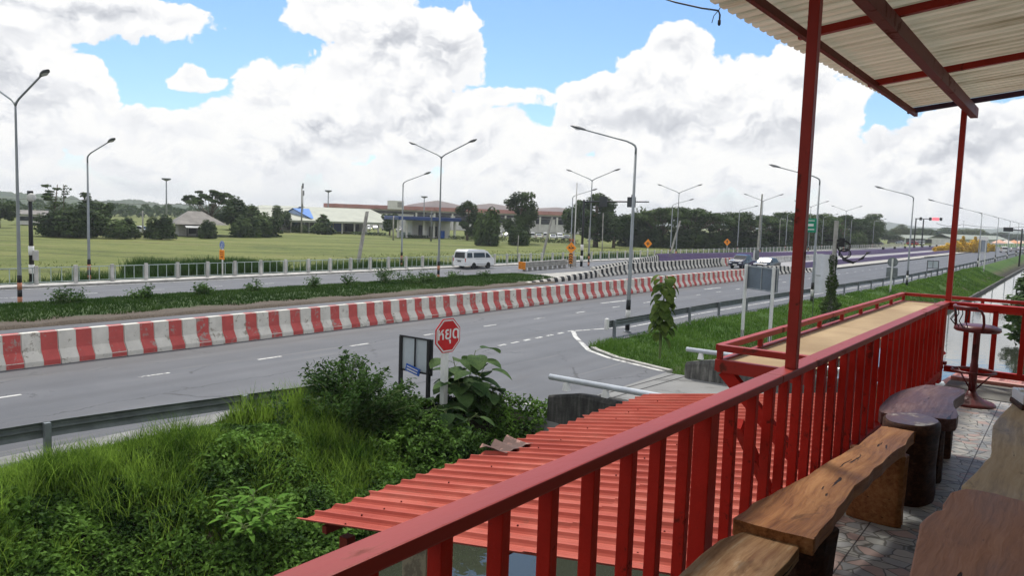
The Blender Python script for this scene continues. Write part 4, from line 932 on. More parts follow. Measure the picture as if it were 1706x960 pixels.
for px, py, Dd, kd, m_ in lots:
    q = at(px, py, -.3); rz = math.atan2(q.y, q.x)+R(90)+rnd.choice((R(0), R(180)))+rnd.uniform(-.15, .15); key = (kd, m_.name)
    gname = 'cars parked before the long buildings'; nm = {'car_white': 'white', 'car_silver': 'silver', 'car_dark': 'dark', 'car_red': 'red'}[m_.name]
    if key not in protos: protos[key] = car(f'small distant {nm} {"van" if kd == "van" else "saloon"} parked before the long buildings', m_, q, rz, kd, gname)
    else: dup(protos[key], q, rz)
q = at(233, 391, -.3); car('white pickup parked between the dark bushes at left', CARWHITE, q, R(-60), 'pickup')
# ------------------------------------------------------------------ trees: tapered trunk with limbs, crown of many leaf clumps
def tree_proto(kind, seed, m, name, nleaf, size):
    """unit tree 10 m tall at the origin; returns the thing"""
    g = np.random.default_rng(seed); lobes = []; limbs = []
    if kind == 'round':
        for i in range(16):
            a = g.uniform(0, 2*np.pi); r = g.uniform(.3, 3.0); z = g.uniform(3.0, 8.6); k = 1-abs(z-5.4)/6
            lobes.append((r*k*np.cos(a)*1.25, r*k*np.sin(a)*1.25, z, g.uniform(1.1, 2.1)*(.6+.5*k), g.uniform(.8, 1.4)))
    elif kind == 'bush':
        for i in range(18):
            a = g.uniform(0, 2*np.pi); r = g.uniform(.5, 4.2); z = g.uniform(1.2, 7.8)*(1-r/9)
            lobes.append((r*np.cos(a), r*np.sin(a), z, g.uniform(1.5, 2.4), g.uniform(1.2, 2.0)))
    elif kind == 'rain':
        for i in range(26):
            a = g.uniform(0, 2*np.pi); r = 6.2*np.sqrt(g.uniform(0, 1)); z = 8.4-.06*r*r+g.uniform(-.9, .9)
            lobes.append((r*np.cos(a), r*np.sin(a), z, g.uniform(.9, 1.7), g.uniform(.35, .6)))
        for i in range(10):
            a = g.uniform(0, 2*np.pi); r = g.uniform(1, 4.5); lobes.append((r*np.cos(a), r*np.sin(a), g.uniform(4.2, 6.5), g.uniform(.9, 1.5), .5))
    elif kind == 'lacy':
        for i in range(34):
            a = g.uniform(0, 2*np.pi); r = 5.0*np.sqrt(g.uniform(0, 1)); z = 9.2-.10*r*r+g.uniform(-1.2, .4)
            lobes.append((r*np.cos(a), r*np.sin(a), z, g.uniform(.5, .95), g.uniform(.25, .5)))
    elif kind == 'cone':
        for i in range(16):
            z = 1.5+8*i/16; r = 2.6*(1-(z/10.3))+.2; a = g.uniform(0, 2*np.pi)
            lobes.append((r*.5*np.cos(a), r*.5*np.sin(a), z, r*.85, .9))
    elif kind == 'slim':
        for i in range(9):
            z = 5.0+4.6*i/9; a = g.uniform(0, 2*np.pi); r = g.uniform(.2, .9); lobes.append((r*np.cos(a), r*np.sin(a), z, g.uniform(.5, .8), .3))
    elif kind == 'tall':
        for i in range(24):
            z = 1.5+7.9*i/24; rr = 3.0*np.sin(np.clip((z-.2)/10.2, 0, 1)*np.pi)**.7; a = g.uniform(0, 2*np.pi); r = rr*g.uniform(.3, 1)
            lobes.append((r*np.cos(a), r*np.sin(a), z, g.uniform(.8, 1.5), g.uniform(.6, .95)))
    t = thing(name, 'tree', 'tree')
    mb = MB(); h0 = {'rain': 4, 'lacy': 4.2, 'bush': 1.5, 'cone': 9, 'slim': 9.4, 'tall': 8}.get(kind, 5); bend = g.normal(size=2)*.25; R0 = .12 if kind == 'slim' else .32
    mb.tube([(0, 0, -.4), (bend[0]*.3, bend[1]*.3, h0*.4), (bend[0], bend[1], h0)], [R0*1.25, R0*.9, R0*.45], 8)
    for x, y, z, r, sq in lobes[::2]:
        s_ = Vector((bend[0], bend[1], min(h0*g.uniform(.6, 1), z-.2))); e = Vector((x, y, z)); mid = (s_+e)/2+Vector((0, 0, -.3 if kind != 'bush' else 0)); mb.tube([s_, mid, e], [R0*.42, R0*.26, .03], 5)
    mb.build('trunk', BARK, t, fix=False)
    wv = np.array([l[3]**2 for l in lobes]); idx = g.choice(len(lobes), nleaf, p=wv/wv.sum()); Lb = np.array(lobes)[idx]
    dv = unit(g.normal(size=(nleaf, 3))); rad = g.uniform(.25, 1.06, nleaf)**.55
    # clumps inside each lobe so the outline stays ragged
    cl = unit(np.round(dv*2.2+g.normal(size=(nleaf, 3))*.05)); dv = unit(dv*.55+cl*.6)
    P_ = Lb[:, :3]+dv*(Lb[:, 3]*rad)[:, None]*np.stack([np.ones(nleaf), np.ones(nleaf), Lb[:, 4]], 1)
    P_[:, 2] = np.maximum(P_[:, 2], .15)
    quadmesh('crown', leaves(P_, size, size*.62, g, up=.3, out=dv), m, t)
    return t
TP = {}
def tree(kind, var, label, base, height, width, m=None, group=None, cat='tree', nm=None, n=2600, size=None):
    n = int(n*1.7) if n > 1500 else n
    m = m or L_DARK; key = (kind, var, m.name)
    w0 = {'round': 8.4, 'bush': 11, 'rain': 15, 'lacy': 11.2, 'cone': 4.4, 'slim': 2.6, 'tall': 7.2}[kind]
    nm = nm or {'rain': 'rain_tree', 'bush': 'shrub_tree', 'cone': 'conical_tree', 'slim': 'slender_tree'}.get(kind, 'leafy_tree')
    if size is None: size = .50*10/max(height, 4)
    if key not in TP: TP[key] = t = tree_proto(kind, hash(kind) % 1 + var*13+len(kind), m, nm, n, size); t.location = base
    else: t = dup(TP[key], base)
    t.rotation_euler = (0, 0, rnd.uniform(0, 6.28)); sw = width/w0; t.scale = (sw, sw, height/10)
    t['label'] = label; t['category'] = cat
    if group: t['group'] = group
    elif 'group' in t: del t['group']
    return t
def tpx(kind, var, label, px, pb, ptop, pw, m=None, group=None, dz=-.35, **k):
    """tree standing at a spot of the field: foot, top and spread measured in the photograph"""
    b = at(px, pb, dz); depth = float(np.dot(MW[:, 2]*-1, np.array(b)-np.array([0, 0, HC]))); s = depth/F
    h = (pb-ptop)*s; return tree(kind, var, label, b, h*1.02, pw*s, m, group, **k)
tpx('round', 1, 'rounded green tree cut by the left picture edge', -2, 379, 328, 62, L_MID)
GA = 'dark bushy trees left of the grey house'
tpx('bush', 1, 'large dark bushy tree behind the signal pole at left', 100, 392, 338, 80, L_DARK, n=4200)
tpx('bush', 2, 'large dark bushy tree just left of the fence lamp', 135, 394, 337, 90, L_DARK, n=4200)
tpx('round', 2, 'dark rounded tree just right of the left fence lamp', 166, 390, 330, 58, L_DARK)
tpx('bush', 3, 'low dark bush left of the parked white pickup', 207, 396, 362, 54, L_DARK)
tpx('bush', 1, 'dark rounded bush between the white pickup and the grey house', 268, 397, 352, 62, L_DARK)
tpx('slim', 1, 'slender tree with tufted top above the dark bushes at left', 88, 391, 304, 30, L_DARK, n=500)
tpx('slim', 2, 'thin sparse tree top above the bushes near the left lamp', 141, 391, 318, 26, L_DARK, n=350)
tpx('slim', 3, 'almost bare thin tree above the dark bushes', 107, 390, 304, 22, L_DARK, n=90)
tpx('lacy', 1, 'spreading lacy tree over the grey house', 352, 391, 313, 100, L_DARK, n=2000, size=.55)
tpx('round', 3, 'dark rounded tree right of the grey house', 392, 393, 330, 70, L_DARK, n=3400)
tpx('bush', 2, 'broad dark bushy tree next to the blue roofed pavilion', 432, 394, 341, 78, L_DARK, n=3800)
tpx('bush', 3, 'dark low shrub in front of the grey house', 346, 396, 366, 36, L_DARK)
tpx('bush', 1, 'dark shrub growing between the two big trees by the house', 410, 395, 352, 60, L_DARK)
tpx('round', 1, 'small dark tree left of the blue roofed pavilion', 467, 388, 345, 36, L_DARK)
tpx('bush', 2, 'small bush under the blue roofed pavilion', 500, 388, 370, 30, L_DARK)
tpx('cone', 1, 'small conical dark tree before the pale green roof', 538, 391, 356, 32, L_DARK)
tpx('round', 2, 'rounded dark tree left of the blue filling station canopy', 649, 392, 352, 34, L_DARK, n=3000)
tpx('tall', 3, 'dark tree right of the filling station', 778, 400, 335, 44, L_DARK, n=3000)
tpx('bush', 3, 'dark shrub tree before the brick red building', 812, 408, 345, 50, L_DARK, n=3400)
tpx('tall', 1, 'tall broad green tree left of the leaning concrete post', 866, 405, 320, 80, L_DARK, n=4200)
tpx('bush', 1, 'low dark shrub under the tall broad tree', 862, 408, 368, 42, L_MID)
tpx('round', 1, 'dark tree seen behind the fence lamp and white pole', 955, 405, 338, 56, L_DARK, n=3000)
tpx('tall', 2, 'tall dense dark tree behind the signal gantry', 992, 410, 322, 90, L_DARK, n=5200)
tpx('round', 2, 'greyish green rounded tree under the gantry arm', 1022, 412, 352, 66, L_MID, n=3000)
tpx('bush', 2, 'dark shrubby tree behind the double-armed lamp by the gantry', 1060, 410, 345, 70, L_DARK, n=3400)
GR = 'wide rain trees in a row along the far road'
for i, (px, pb, tp, wd) in enumerate([(1098, 412, 341, 135), (1150, 413, 340, 145), (1208, 414, 348, 135), (1262, 415, 356, 130), (1305, 415, 348, 125), (1352, 415, 351, 120), (1392, 414, 354, 110), (1430, 412, 360, 80)]):
    tpx('rain', 1+i % 3, ['flat topped rain tree right of the near lamp post', 'flat topped rain tree behind the plus sign', 'wide rain tree behind the second double lamp', 'wide rain tree behind the tall concrete pole', 'rain tree with raised crown left of the canopy post', 'rain tree right of the canopy post behind the green sign', 'rain tree behind the creeper pole', 'rain tree at the right end of the row'][i], px, pb, tp, wd, L_MID if i % 3 == 1 else L_DARK, GR, n=3600)
for i, (px, pb, tp, wd) in enumerate([(1085, 412, 372, 60), (1120, 413, 378, 75), (1150, 413, 372, 70), (1180, 414, 380, 75), (1210, 414, 376, 70), (1240, 415, 382, 72), (1265, 415, 372, 64), (1290, 415, 368, 72), (1335, 414, 366, 75), (1375, 414, 368, 72), (1410, 413, 372, 64), (1435, 412, 374, 50)]):
    tpx('bush', 1+i % 3, 'dark undergrowth shrub beneath the row of rain trees', px, pb, tp, wd, L_MID if i % 2 else L_DARK, 'shrubs beneath the rain trees', nm='shrub')
tpx('tall', 1, 'tall tiered dark tree before the distant mountain', 1452, 410, 356, 52, L_DARK, n=4000)
for i, (px, pb, tp, wd, lb, mm) in enumerate([(1498, 404, 375, 30, 'small pale green tree by the far junction', L_PALE), (1520, 402, 378, 40, 'green tree left of the red signal screen', L_MID), (1548, 404, 382, 44, 'green tree below the red signal screen', L_MID), (1575, 402, 380, 40, 'green tree just left of the rear canopy post', L_MID), (1612, 405, 378, 44, 'pale tree behind the yellow bushes', L_PALE), (1640, 404, 386, 40, 'mid green tree right of the yellow bushes', L_MID), (1668, 404, 388, 44, 'distant tree behind the market tents', L_MID), (1700, 404, 388, 44, 'distant tree at the right picture edge', L_MID), (1480, 405, 384, 34, 'low pale tree next to the tall tiered tree', L_MID)]):
    tpx('round', 1+i % 3, lb, px, pb, tp, wd*1.25, mm, dz=-.2)
for i, (px, pb, tp, wd) in enumerate([(1566, 421, 407, 24), (1588, 421, 400, 32), (1602, 421, 392, 14), (1614, 421, 399, 30), (1622, 421, 393, 14), (1634, 420, 399, 32), (1648, 419, 403, 22)]):
    tpx('cone' if i in (2, 4) else 'bush', 1+i % 2, 'round yellow flowering bush by the far junction' if i not in (2, 4) else 'pointed yellow flowering shrub by the far junction', px, pb, tp, wd, L_YEL, 'yellow flowering bushes' if i not in (2, 4) else 'pointed yellow shrubs', dz=-.05, nm='flowering_shrub', cat='shrub')
# hedge line of distant trees that closes the view, and trees on the right bank
gd = np.random.default_rng(5); n = 9000; dd = gd.uniform(420, 520, n); a_ = gd.uniform(azel(-150, 340)[0], azel(1000, 370)[0], n); hgt = 3+5*vnoise(a_*160, a_*0, 1, 2)
P_ = np.stack([dd*np.sin(a_), dd*np.cos(a_), gd.uniform(0, 1, n)**.7*hgt], 1)
o = quadmesh('distant_trees', leaves(P_, 2.4, 1.8, gd), L_MID); tag(o, 'far line of low trees beyond the fields', 'trees', kind='stuff')
t = tree('round', 2, 'big leafy tree overhanging the canal on the right bank', (-.2, 41, -.6), 4.7, 6.4, L_MID, n=2600)
q = tree('bush', 3, 'dark bush at the foot of the tree on the right canal bank', (-1.3, 62, -.7), 3.0, 5.0, L_MID)
q = tree('bush', 1, 'green bush farther along the right canal bank', (-2.6, 92, -.7), 3.2, 6.0, L_MID)
q = tree('round', 3, 'small tree far along the right canal bank', (-2.6, 128, -.7), 4.0, 6.0, L_MID)

# ------------------------------------------------------------------ buildings beyond the field
def site(name, label, pl, pr, zb=-.35, cat='building'):
    """stands between two foot points seen in the photograph; local x runs along the front, y to the back"""
    a, b = at(*pl, zb), at(*pr, zb); d = b-a; t = thing(name, label, cat, a, math.atan2(d.y, d.x)); return t, d.length
def up_px(px, pb, ptop, zb=-.35):
    b = at(px, pb, zb); depth = float(np.dot(MW[:, 2]*-1, np.array(b)-np.array([0, 0, HC]))); return (pb-ptop)*depth/F
# shopping hall with red-brown fascia
t, L = site('shopping_hall', 'long two-storey white building with red-brown fascia and pale roofs', (545, 377), (1000, 391)); h = up_px(545, 377, 335)
MB().box((L/2, 20, h*.38), (L, 38, h*.76)).build('wall', WALLW, t)
mb = MB(); mb.box((L/2, 19.5, h*.83), (L+3, 42, h*.15)); mb.build('fascia', BRICKRED, t)
mb = MB(); mb.box((L*.5, 0.9, h*.64), (L*.98, .3, h*.10)); mb.build('recess_shade', DARKIN, t)  # dark strip laid on the wall in place of a recess's shade
for i in range(14): MB().box((L*(.03+i*.07), -1.7, h*.86), (1.6, .5, h*.10)).build('lamp_box', BRICKRED, t, bevel=.05)
mb = MB()
for x0, x1, zz in ((.26, .52, .30), (.44, .74, .26), (.66, 1.02, .20)):
    n = 10; vs = [(L*(x0+(x1-x0)*i/n), y, h*.90+h*zz*(1-abs(2*i/n-1))**.8) for y in (6, 36) for i in range(n+1)]
    mb.add(vs, [(i, i+1, n+2+i, n+1+i) for i in range(n)]+[tuple(range(n+1)), tuple(range(n+1, 2*n+2))], 0, False)
mb.build('roof', ROOFWHITE, t)
tw = MB().box((L*.235, -2, h*.93), (L*.055, 8, h*.34)).build('tower_block', WALLW, t); MB().box((L*.25, -6.1, h*.95), (L*.02, .2, h*.2)).build('frame', WALLG, tw)
for i in range(9):
    MB().box((L*(.33+i*.075), .85, h*.47), (L*.058, .3, h*.22)).build('window', GLASS, t)
for i in range(11): MB().box((L*(.31+i*.065), -.3, h*.33), (.7, .6, h*.66)).build('pillar', WALLW, t)
# pale green roofed hall
t, L = site('market_hall', 'open hall under a long pale green roof with cars in its shade', (410, 386), (655, 391)); he, hr = up_px(600, 390, 370), up_px(560, 389, 346)
mb = MB(); mb.add([(-2, -1.5, he), (L+1, -1.5, he), (L*.93, 11, hr), (6, 11, hr), (-2, 24, he), (L+1, 24, he)], [(0, 1, 2, 3), (3, 2, 5, 4), (0, 3, 4), (1, 5, 2)]); mb.add([(-2, -1.5, he), (L+1, -1.5, he), (L+1, -1.5, he-.5), (-2, -1.5, he-.5)], [(0, 1, 2, 3)]); mb.build('roof', ROOFPALE, t)
MB().box((L/2, 22, he/2), (L-2, .4, he)).build('back_wall', WALLG, t)
for i in range(12): MB().box((1+i*(L-2)/11, 0, he/2), (.35, .35, he)).build('pillar', WALLW, t)
for i in range(5): MB().box((L*(.3+.13*i), 14, he*.42), (L*.08, 3, he*.7)).build('shop_front', [WALLW, mat('shop_green', (.05, .22, .16), .6), WALLG, BLUE, DARKIN][i], t)
# blue roofed pavilion
t, L = site('pavilion', 'small pavilion with bright blue gabled roof', (470, 386), (516, 388)); he, hr = up_px(490, 387, 363), up_px(490, 387, 347)
mb = MB(); mb.add([(-1, -1, he), (L*.45, -1, hr), (L+1, -1, he), (-1, 14, he), (L*.45, 14, hr), (L+1, 14, he)], [(0, 1, 4, 3), (1, 2, 5, 4)]); mb.add([(-3, 2, he*1.05), (L*.25, 5, hr*1.08), (L*.25, 14, hr*1.08), (-3, 14, he*1.05)], [(0, 1, 2, 3)]); mb.build('roof', ROOFBLUE, t)
MB().add([(0, -.7, he), (L*.45, -.7, hr-.25), (L, -.7, he)], [(0, 1, 2)]).build('gable', mat('gable_pale_blue', (.30, .40, .60), .6), t)
for x in (.2, L-.2):
    for y in (0, 12): MB().box((x, y, he/2), (.25, .25, he)).build('pillar', WALLW, t)
MB().box((L*.55, 9, he*.45), (L*.7, 5, he*.9)).build('wall', WALLG, t)
MB().add([(L, 1, he*.75), (L+3.5, 1, he*.5), (L+3.5, 6, he*.5), (L, 6, he*.75)], [(0, 1, 2, 3)]).build('awning', ROOFBLUE, t)
# filling station
t, L = site('filling_station', 'filling station with dark blue canopy and white kiosk', (662, 396), (762, 398)); he = up_px(720, 397, 362)
MB().box((L/2, 4, he-.45), (L+.6, 11, .9)).build('canopy', NAVY, t, bevel=.08)
for x in (.5, L*.17, L*.45, L*.62, L-.4): MB().box((x, 1, he/2-.4), (.45, .45, he-.8)).build('pillar', WALLW, t)
MB().box((L*.9, 4.6, (he-.9)/2), (L*.17, .3, he-.92)).build('wing_wall', WALLW, t); k = MB().box((L*.68, 9, (he-.9)/2), (L*.62, 7, he-.92)).build('kiosk', WALLW, t)
MB().box((L*.52, 5.45, he*.32), (1.6, .1, he*.55)).build('door', DARKIN, k); MB().box((L*.72, 5.45, he*.3), (2.2, .1, he*.5)).build('window', GLASS, k); MB().box((L*.90, 5.4, he*.35), (2.6, .15, he*.5)).build('poster', BLUE, k)
for x in (L*.5, L*.8): MB().box((x, 2.2, .95), (1.0, .6, 1.9)).build('fuel_pump', [WALLW, BLUE][x > L*.6], t, bevel=.05)
MB().box((L*.35, 7, .6), (L*.35, .4, 1.2)).build('low_wall', mat('wall_pale_green', (.42, .50, .44), .7), t)
# grey house
t, L = site('house', 'low grey house with hipped weathered roof among dark trees', (298, 393), (352, 394)); he, hr = up_px(320, 393, 373), up_px(320, 393, 352)
MB().box((L/2, 5, he/2), (L, 9, he)).build('wall', WALLG, t)
mb = MB(); mb.add([(-1.2, -1, he-.1), (L+3, -1, he-.1), (L+3, 11, he-.1), (-1.2, 11, he-.1), (L*.35, 5, hr), (L*.8, 5, hr)], [(0, 1, 5, 4), (1, 2, 5), (2, 3, 4, 5), (3, 0, 4)]); mb.build('roof', ROOFGREY, t)
MB().add([(1, -3.5, he*.72), (L*.9, -3.5, he*.72), (L*.9, .3, he*.92), (1, .3, he*.92)], [(0, 1, 2, 3)]).build('porch_roof', mat('zinc', (.36, .37, .37), .5, .2, 1), t)
for x in (1.2, L*.5, L*.86): MB().box((x, -3.3, he*.36), (.2, .2, he*.72)).build('porch_post', DARKIN, t)
MB().box((L*.42, .44, he*.42), (1.4, .1, he*.45)).build('window', GLASS, t); MB().box((L*.7, .44, he*.38), (1.2, .1, he*.7)).build('door', DARKIN, t)
# long pale building at far left, brown roofed hut, far junction buildings
t, L = site('farm_building', 'long low pale building beyond the field at far left', (28, 374), (72, 375)); MB().box((L/2, 5, 1.3), (L, 8, 2.6)).build('wall', WALLW, t); MB().add([(-1, 0, 2.6), (L+1, 0, 2.6), (L+1, 5, 3.6), (-1, 5, 3.6), (L+1, 10, 2.6), (-1, 10, 2.6)], [(0, 1, 2, 3), (3, 2, 4, 5)]).build('roof', ROOFGREY, t)
for i in range(5): MB().box((L*(.12+.19*i), .95, 1.5), (1.2, .1, 1.0)).build('window', GLASS, t)
t, L = site('hut', 'hut with brown tiled roof and white wall below the dark trees', (1428, 408), (1446, 407)); MB().box((L/2, 4, 1.2), (L, 6, 2.4)).build('wall', WALLW, t); MB().add([(-1, -.5, 2.3), (L+1, -.5, 2.3), (L+1, 4, 5.2), (-1, 4, 5.2), (L+1, 8.5, 2.3), (-1, 8.5, 2.3)], [(0, 1, 2, 3), (3, 2, 4, 5)]).build('roof', mat('roof_brown_tile', (.20, .07, .04), .8, .2, .6), t)
t, L = site('low_shed', 'long shed with pale green roof behind the far junction', (1508, 406), (1600, 407), -.1); MB().add([(0, 0, 2.6), (L, 0, 2.6), (L, 5, 4.2), (0, 5, 4.2), (L, 10, 2.6), (0, 10, 2.6)], [(0, 1, 2, 3), (3, 2, 4, 5)]).build('roof', ROOFPALE, t)
for i in range(7): MB().box((1+i*(L-2)/6, .5, 1.3), (.5, .5, 2.6)).build('pillar', mat('wall_pale_green', (.42, .50, .44), .7), t)
MB().box((L/2, 8, 1.1), (L, .3, 2.2)).build('wall', WALLG, t)
t, L = site('low_shed', 'long pale roofed shed behind the yellow bushes', (1590, 409), (1680, 408), -.1); MB().add([(0, 0, 3.0), (L, 0, 3.0), (L, 6, 5.2), (0, 6, 5.2), (L, 12, 3.0), (0, 12, 3.0)], [(0, 1, 2, 3), (3, 2, 4, 5)]).build('roof', ROOFPALE, t); MB().box((L/2, 6, 1.45), (L-2, 8, 2.9)).build('wall', WALLW, t)
for i, (px, c_) in enumerate(((1664, (.62, .36, .26)), (1676, (.60, .52, .46)), (1688, (.62, .30, .16)), (1700, (.60, .45, .35)))):
    q = at(px, 414, -.1); t = thing('market_tent', ['pinkish market tent at the far junction', 'cream market tent at the far junction', 'orange market tent at the far junction', 'pale orange market tent at the picture edge'][i], 'tent', q, R(20))
    MB().add([(-2.4, -2.4, 2.2), (2.4, -2.4, 2.2), (2.4, 2.4, 2.2), (-2.4, 2.4, 2.2), (0, 0, 3.7)], [(0, 1, 4), (1, 2, 4), (2, 3, 4), (3, 0, 4)]).build('canopy', mat('tent_%d' % i, c_, .7, .08, 1), t)
    for x in (-2.3, 2.3):
        for y in (-2.3, 2.3): MB().tube([(x, y, 0), (x, y, 2.25)], .06, 6).build('pole', WHITE, t)
for i, (px, py, m_, kd, lb) in enumerate([(1672, 421, CARWHITE, 'van', 'white van on the road near the market tents'), (1688, 420, CARSILVER, 'sedan', 'silver car near the market tents'), (1700, 417, CARWHITE, 'sedan', 'white car at the right picture edge by the tents'), (1531, 408, CARWHITE, 'van', 'white van by the far junction'), (1500, 407, CARSILVER, 'sedan', 'pale car beyond the fence near the junction'), (1462, 409, CARDARK, 'sedan', 'dark car beyond the fence under the tall tree'), (1520, 409, CARRED, 'van', 'orange red van by the far junction')]):
    q = at(px, py, 0); car(lb, m_, q, R(10 if i < 3 else 60), kd)
t = thing('sign_board', 'white square signboard above the yellow bushes', 'sign', at(1636, 412, 0)); MB().box((0, 0, 3.2), (4.2, .2, 2.6)).build('panel', WHITE, t)
for x in (-1.6, 1.6): MB().box((x, .1, 1.5), (.25, .2, 3.4)).build('leg', GALV, t)
# distant signals
b = at(1535, 413, 0); s_ = b.length/1280*1.25; t = thing('traffic_signal', 'distant black gantry signal with glowing red screen', 'traffic light', b)
hh = (413-379)*s_; MB().tube([(0, 0, 0), (0, 0, hh)], .22, 8).tube([(-1.0*8*s_, 0, 0), (-8*s_, 0, hh)], .22, 8).build('pole', BLACK, t); MB().tube([(-9*s_, 0, hh), (19*s_, 0, hh)], .16, 6).build('arm', BLACK, t)
for x in (-3, 7, 18): MB().box((x*s_, -.2, hh), (2.6*s_, .3, 3.6*s_)).build('signal_head', BLACK, t)
m_, nt, bs, ot, ps = newmat('red_screen'); bs.inputs['Base Color'].default_value = (.4, .02, .03, 1); bs.inputs['Emission Color'].default_value = (1, .16, .2, 1); bs.inputs['Emission Strength'].default_value = 1.1
MB().box((12.5*s_, -.3, hh), (7*s_, .2, 3.4*s_)).build('red_screen', m_, t)
p_ = atY(1703, 384, 165); t = thing('traffic_signal', 'black signal arm with a dark head at the right picture edge', 'traffic light', (p_.x, p_.y, -.3))
hh = p_.z+.3; MB().tube([(0, 0, 0), (0, 0, hh+.3)], .14, 8).build('pole', BLACK, t); MB().tube([(0, 0, hh), (-1.6, 0, hh+.05)], .1, 6).build('arm', BLACK, t); MB().box((-2.1, -.1, hh+.1), (1.5, .4, .75)).build('signal_head', BLACK, t, bevel=.05)
# high masts, mobile mast, poles and wires
for i, (px, ptop, Dd) in enumerate(((277, 297, 260), (547, 317, 300), (707, 327, 320))):
    p_ = atD(px, ptop, Dd); t = thing('high_mast_lamp', ['high mast lamp above the bush left of the grey house', 'high mast lamp above the left end of the shopping hall', 'high mast lamp over the middle of the shopping hall'][i], 'lamp mast', (p_.x, p_.y, -.3), group='high mast lamps')
    MB().tube([(0, 0, 0), (0, 0, p_.z+.3)], [.3, .16], 8).build('pole', LAMPGREY, t); MB().lathe([(.3, p_.z-.5), (1.3, p_.z-.1), (1.4, p_.z+.3), (.2, p_.z+.3)], 10).build('lamp_ring', HEADGREY, t)
p_ = atD(503, 309, 205); t = thing('mobile_mast', 'thin mobile phone mast with small antennas behind the blue pavilion', 'mast', (p_.x, p_.y, -.3)); MB().tube([(0, 0, 0), (0, 0, p_.z+.3)], [.25, .14], 6).tube([(.5, 0, p_.z*.45), (.5, 0, p_.z-1)], .08, 5).build('mast_pole', CONC, t)
for z, a in ((.2, 0), (-1.6, 1), (-5, 2)): MB().box((.4*math.cos(a), .4*math.sin(a), p_.z+z), (.35, .25, 1.3)).build('antenna', HEADGREY, t)
wire_pts = []
for i, (px, ptop, pb, lb) in enumerate([(600, 350, 385, 'dark utility pole before the pale green roof'), (1593, 366, 400, 'distant utility pole behind the yellow bushes'), (1603, 368, 400, 'second distant utility pole behind the yellow bushes'), (718, 352, 402, 'thin dark pole in front of the filling station'), (655, 360, 400, 'pale pole beside the rounded tree at the filling station'), (238, 352, 393, 'pale utility pole behind the parked white pickup')]):
    a = at(px, pb, -.3); hh = up_px(px, pb, ptop); t = thing('utility_pole', lb, 'utility pole', a); MB().tube([(0, 0, 0), (0, 0, hh)], [.2, .13], 6).build('shaft', CONC if i in (4, 5) else HEADGREY, t)
    MB().box((0, 0, hh-.5), (2.6, .14, .14)).build('cross_arm', HEADGREY, t)
def wire(label, pts, r=.03, sag=.6):
    mb = MB()
    for a, b in zip(pts, pts[1:]): mb.tube([a.lerp(b, i/10)-Vector((0, 0, sag*4*(i/10)*(1-i/10))) for i in range(11)], r, 4, cap=False)
    return tag(mb.build('power_line', BLACK, fix=False), label, 'cable')
wire('pair of thin power lines crossing behind the trees at left', [atD(-60, 324, 170), atD(110, 330, 175), atD(300, 340, 180), atD(500, 346, 195)], .035, .5)
wire('power lines over the yellow bushes at the far junction', [atD(1560, 372, 330), atD(1603, 374, 330), atD(1720, 377, 300)], .07, .8)

# ------------------------------------------------------------------ grass and plants
def hz(P): return np.stack([P[:, 0], P[:, 1], H(P[:, 0], P[:, 1])], 1)
g = np.random.default_rng(21)
def keep_bank(P):
    x, y = P[:, 0], P[:, 1]; yc = np.interp(x, CURB[0], CURB[1]); yn = np.interp(x, NEARC[0], NEARC[1]); lim = XG(y)+np.where(y < 15, .25, .35)
    return (x > lim) & (x < XL(y)-.05) & ((y < yn-.1) | (y > yc+.15))
# near bank: creepers and weeds in hummocks, tall grass standing out of them
def hump(x, y): return .55*vnoise(x, y, .55, 1)+.45*vnoise(x, y, 1.5, 2)
n = 105000; P = np.stack([g.uniform(-16.5, -9.8, n), g.uniform(.5, 17.0, n), np.zeros(n)], 1); P = hz(P[keep_bank(P)]); x, y = P[:, 0], P[:, 1]
P[:, 2] += hump(x, y)*np.clip((x+15.6)/1.4, .06, 1)*g.uniform(.55, 1.03, len(P)); sel = vnoise(x, y, 2.3, 8)*.6+vnoise(x, y, 1.1, 18)*.4 > .30; P = P[sel]
o = quadmesh('ground_cover', leaves(P, .135, .068, g, up=.7), L_NEAR); tag(o, 'tangle of low creepers and weeds on the near canal bank', 'weeds', kind='stuff')
n = 62000; P = np.stack([g.uniform(-16.4, -10.2, n), g.uniform(.5, 16.5, n), np.zeros(n)], 1); P = hz(P[keep_bank(P)]); x, y = P[:, 0], P[:, 1]
dens = vnoise(x, y, .7, 4)*.6+vnoise(x, y, 2., 6)*.4; dens = dens+.28*np.clip((-13.2-x)/2.5, -1, 1)-.22*np.clip((y-10.5)/3, 0, 1); sel = g.uniform(0, 1, len(P))*.55+.34 < dens; P = P[sel]; x, y = P[:, 0], P[:, 1]
hh = .40+.85*vnoise(x, y, .9, 12)*np.clip(.35+(dens[sel]-.4)*2.5, .3, 1.1); hh = hh*np.where(y < 10.2, np.clip((x+16.0)/1.8, .12, 1), np.clip((x+16.3)/1.2, .3, 1)); P[:, 2] += np.minimum(.1, hh*.1)
o = quadmesh('tall_grass', blades(P, hh, .011, g, .55, 3), L_BLADE); tag(o, 'tall blades of wild grass on the near canal bank', 'grass', kind='stuff')
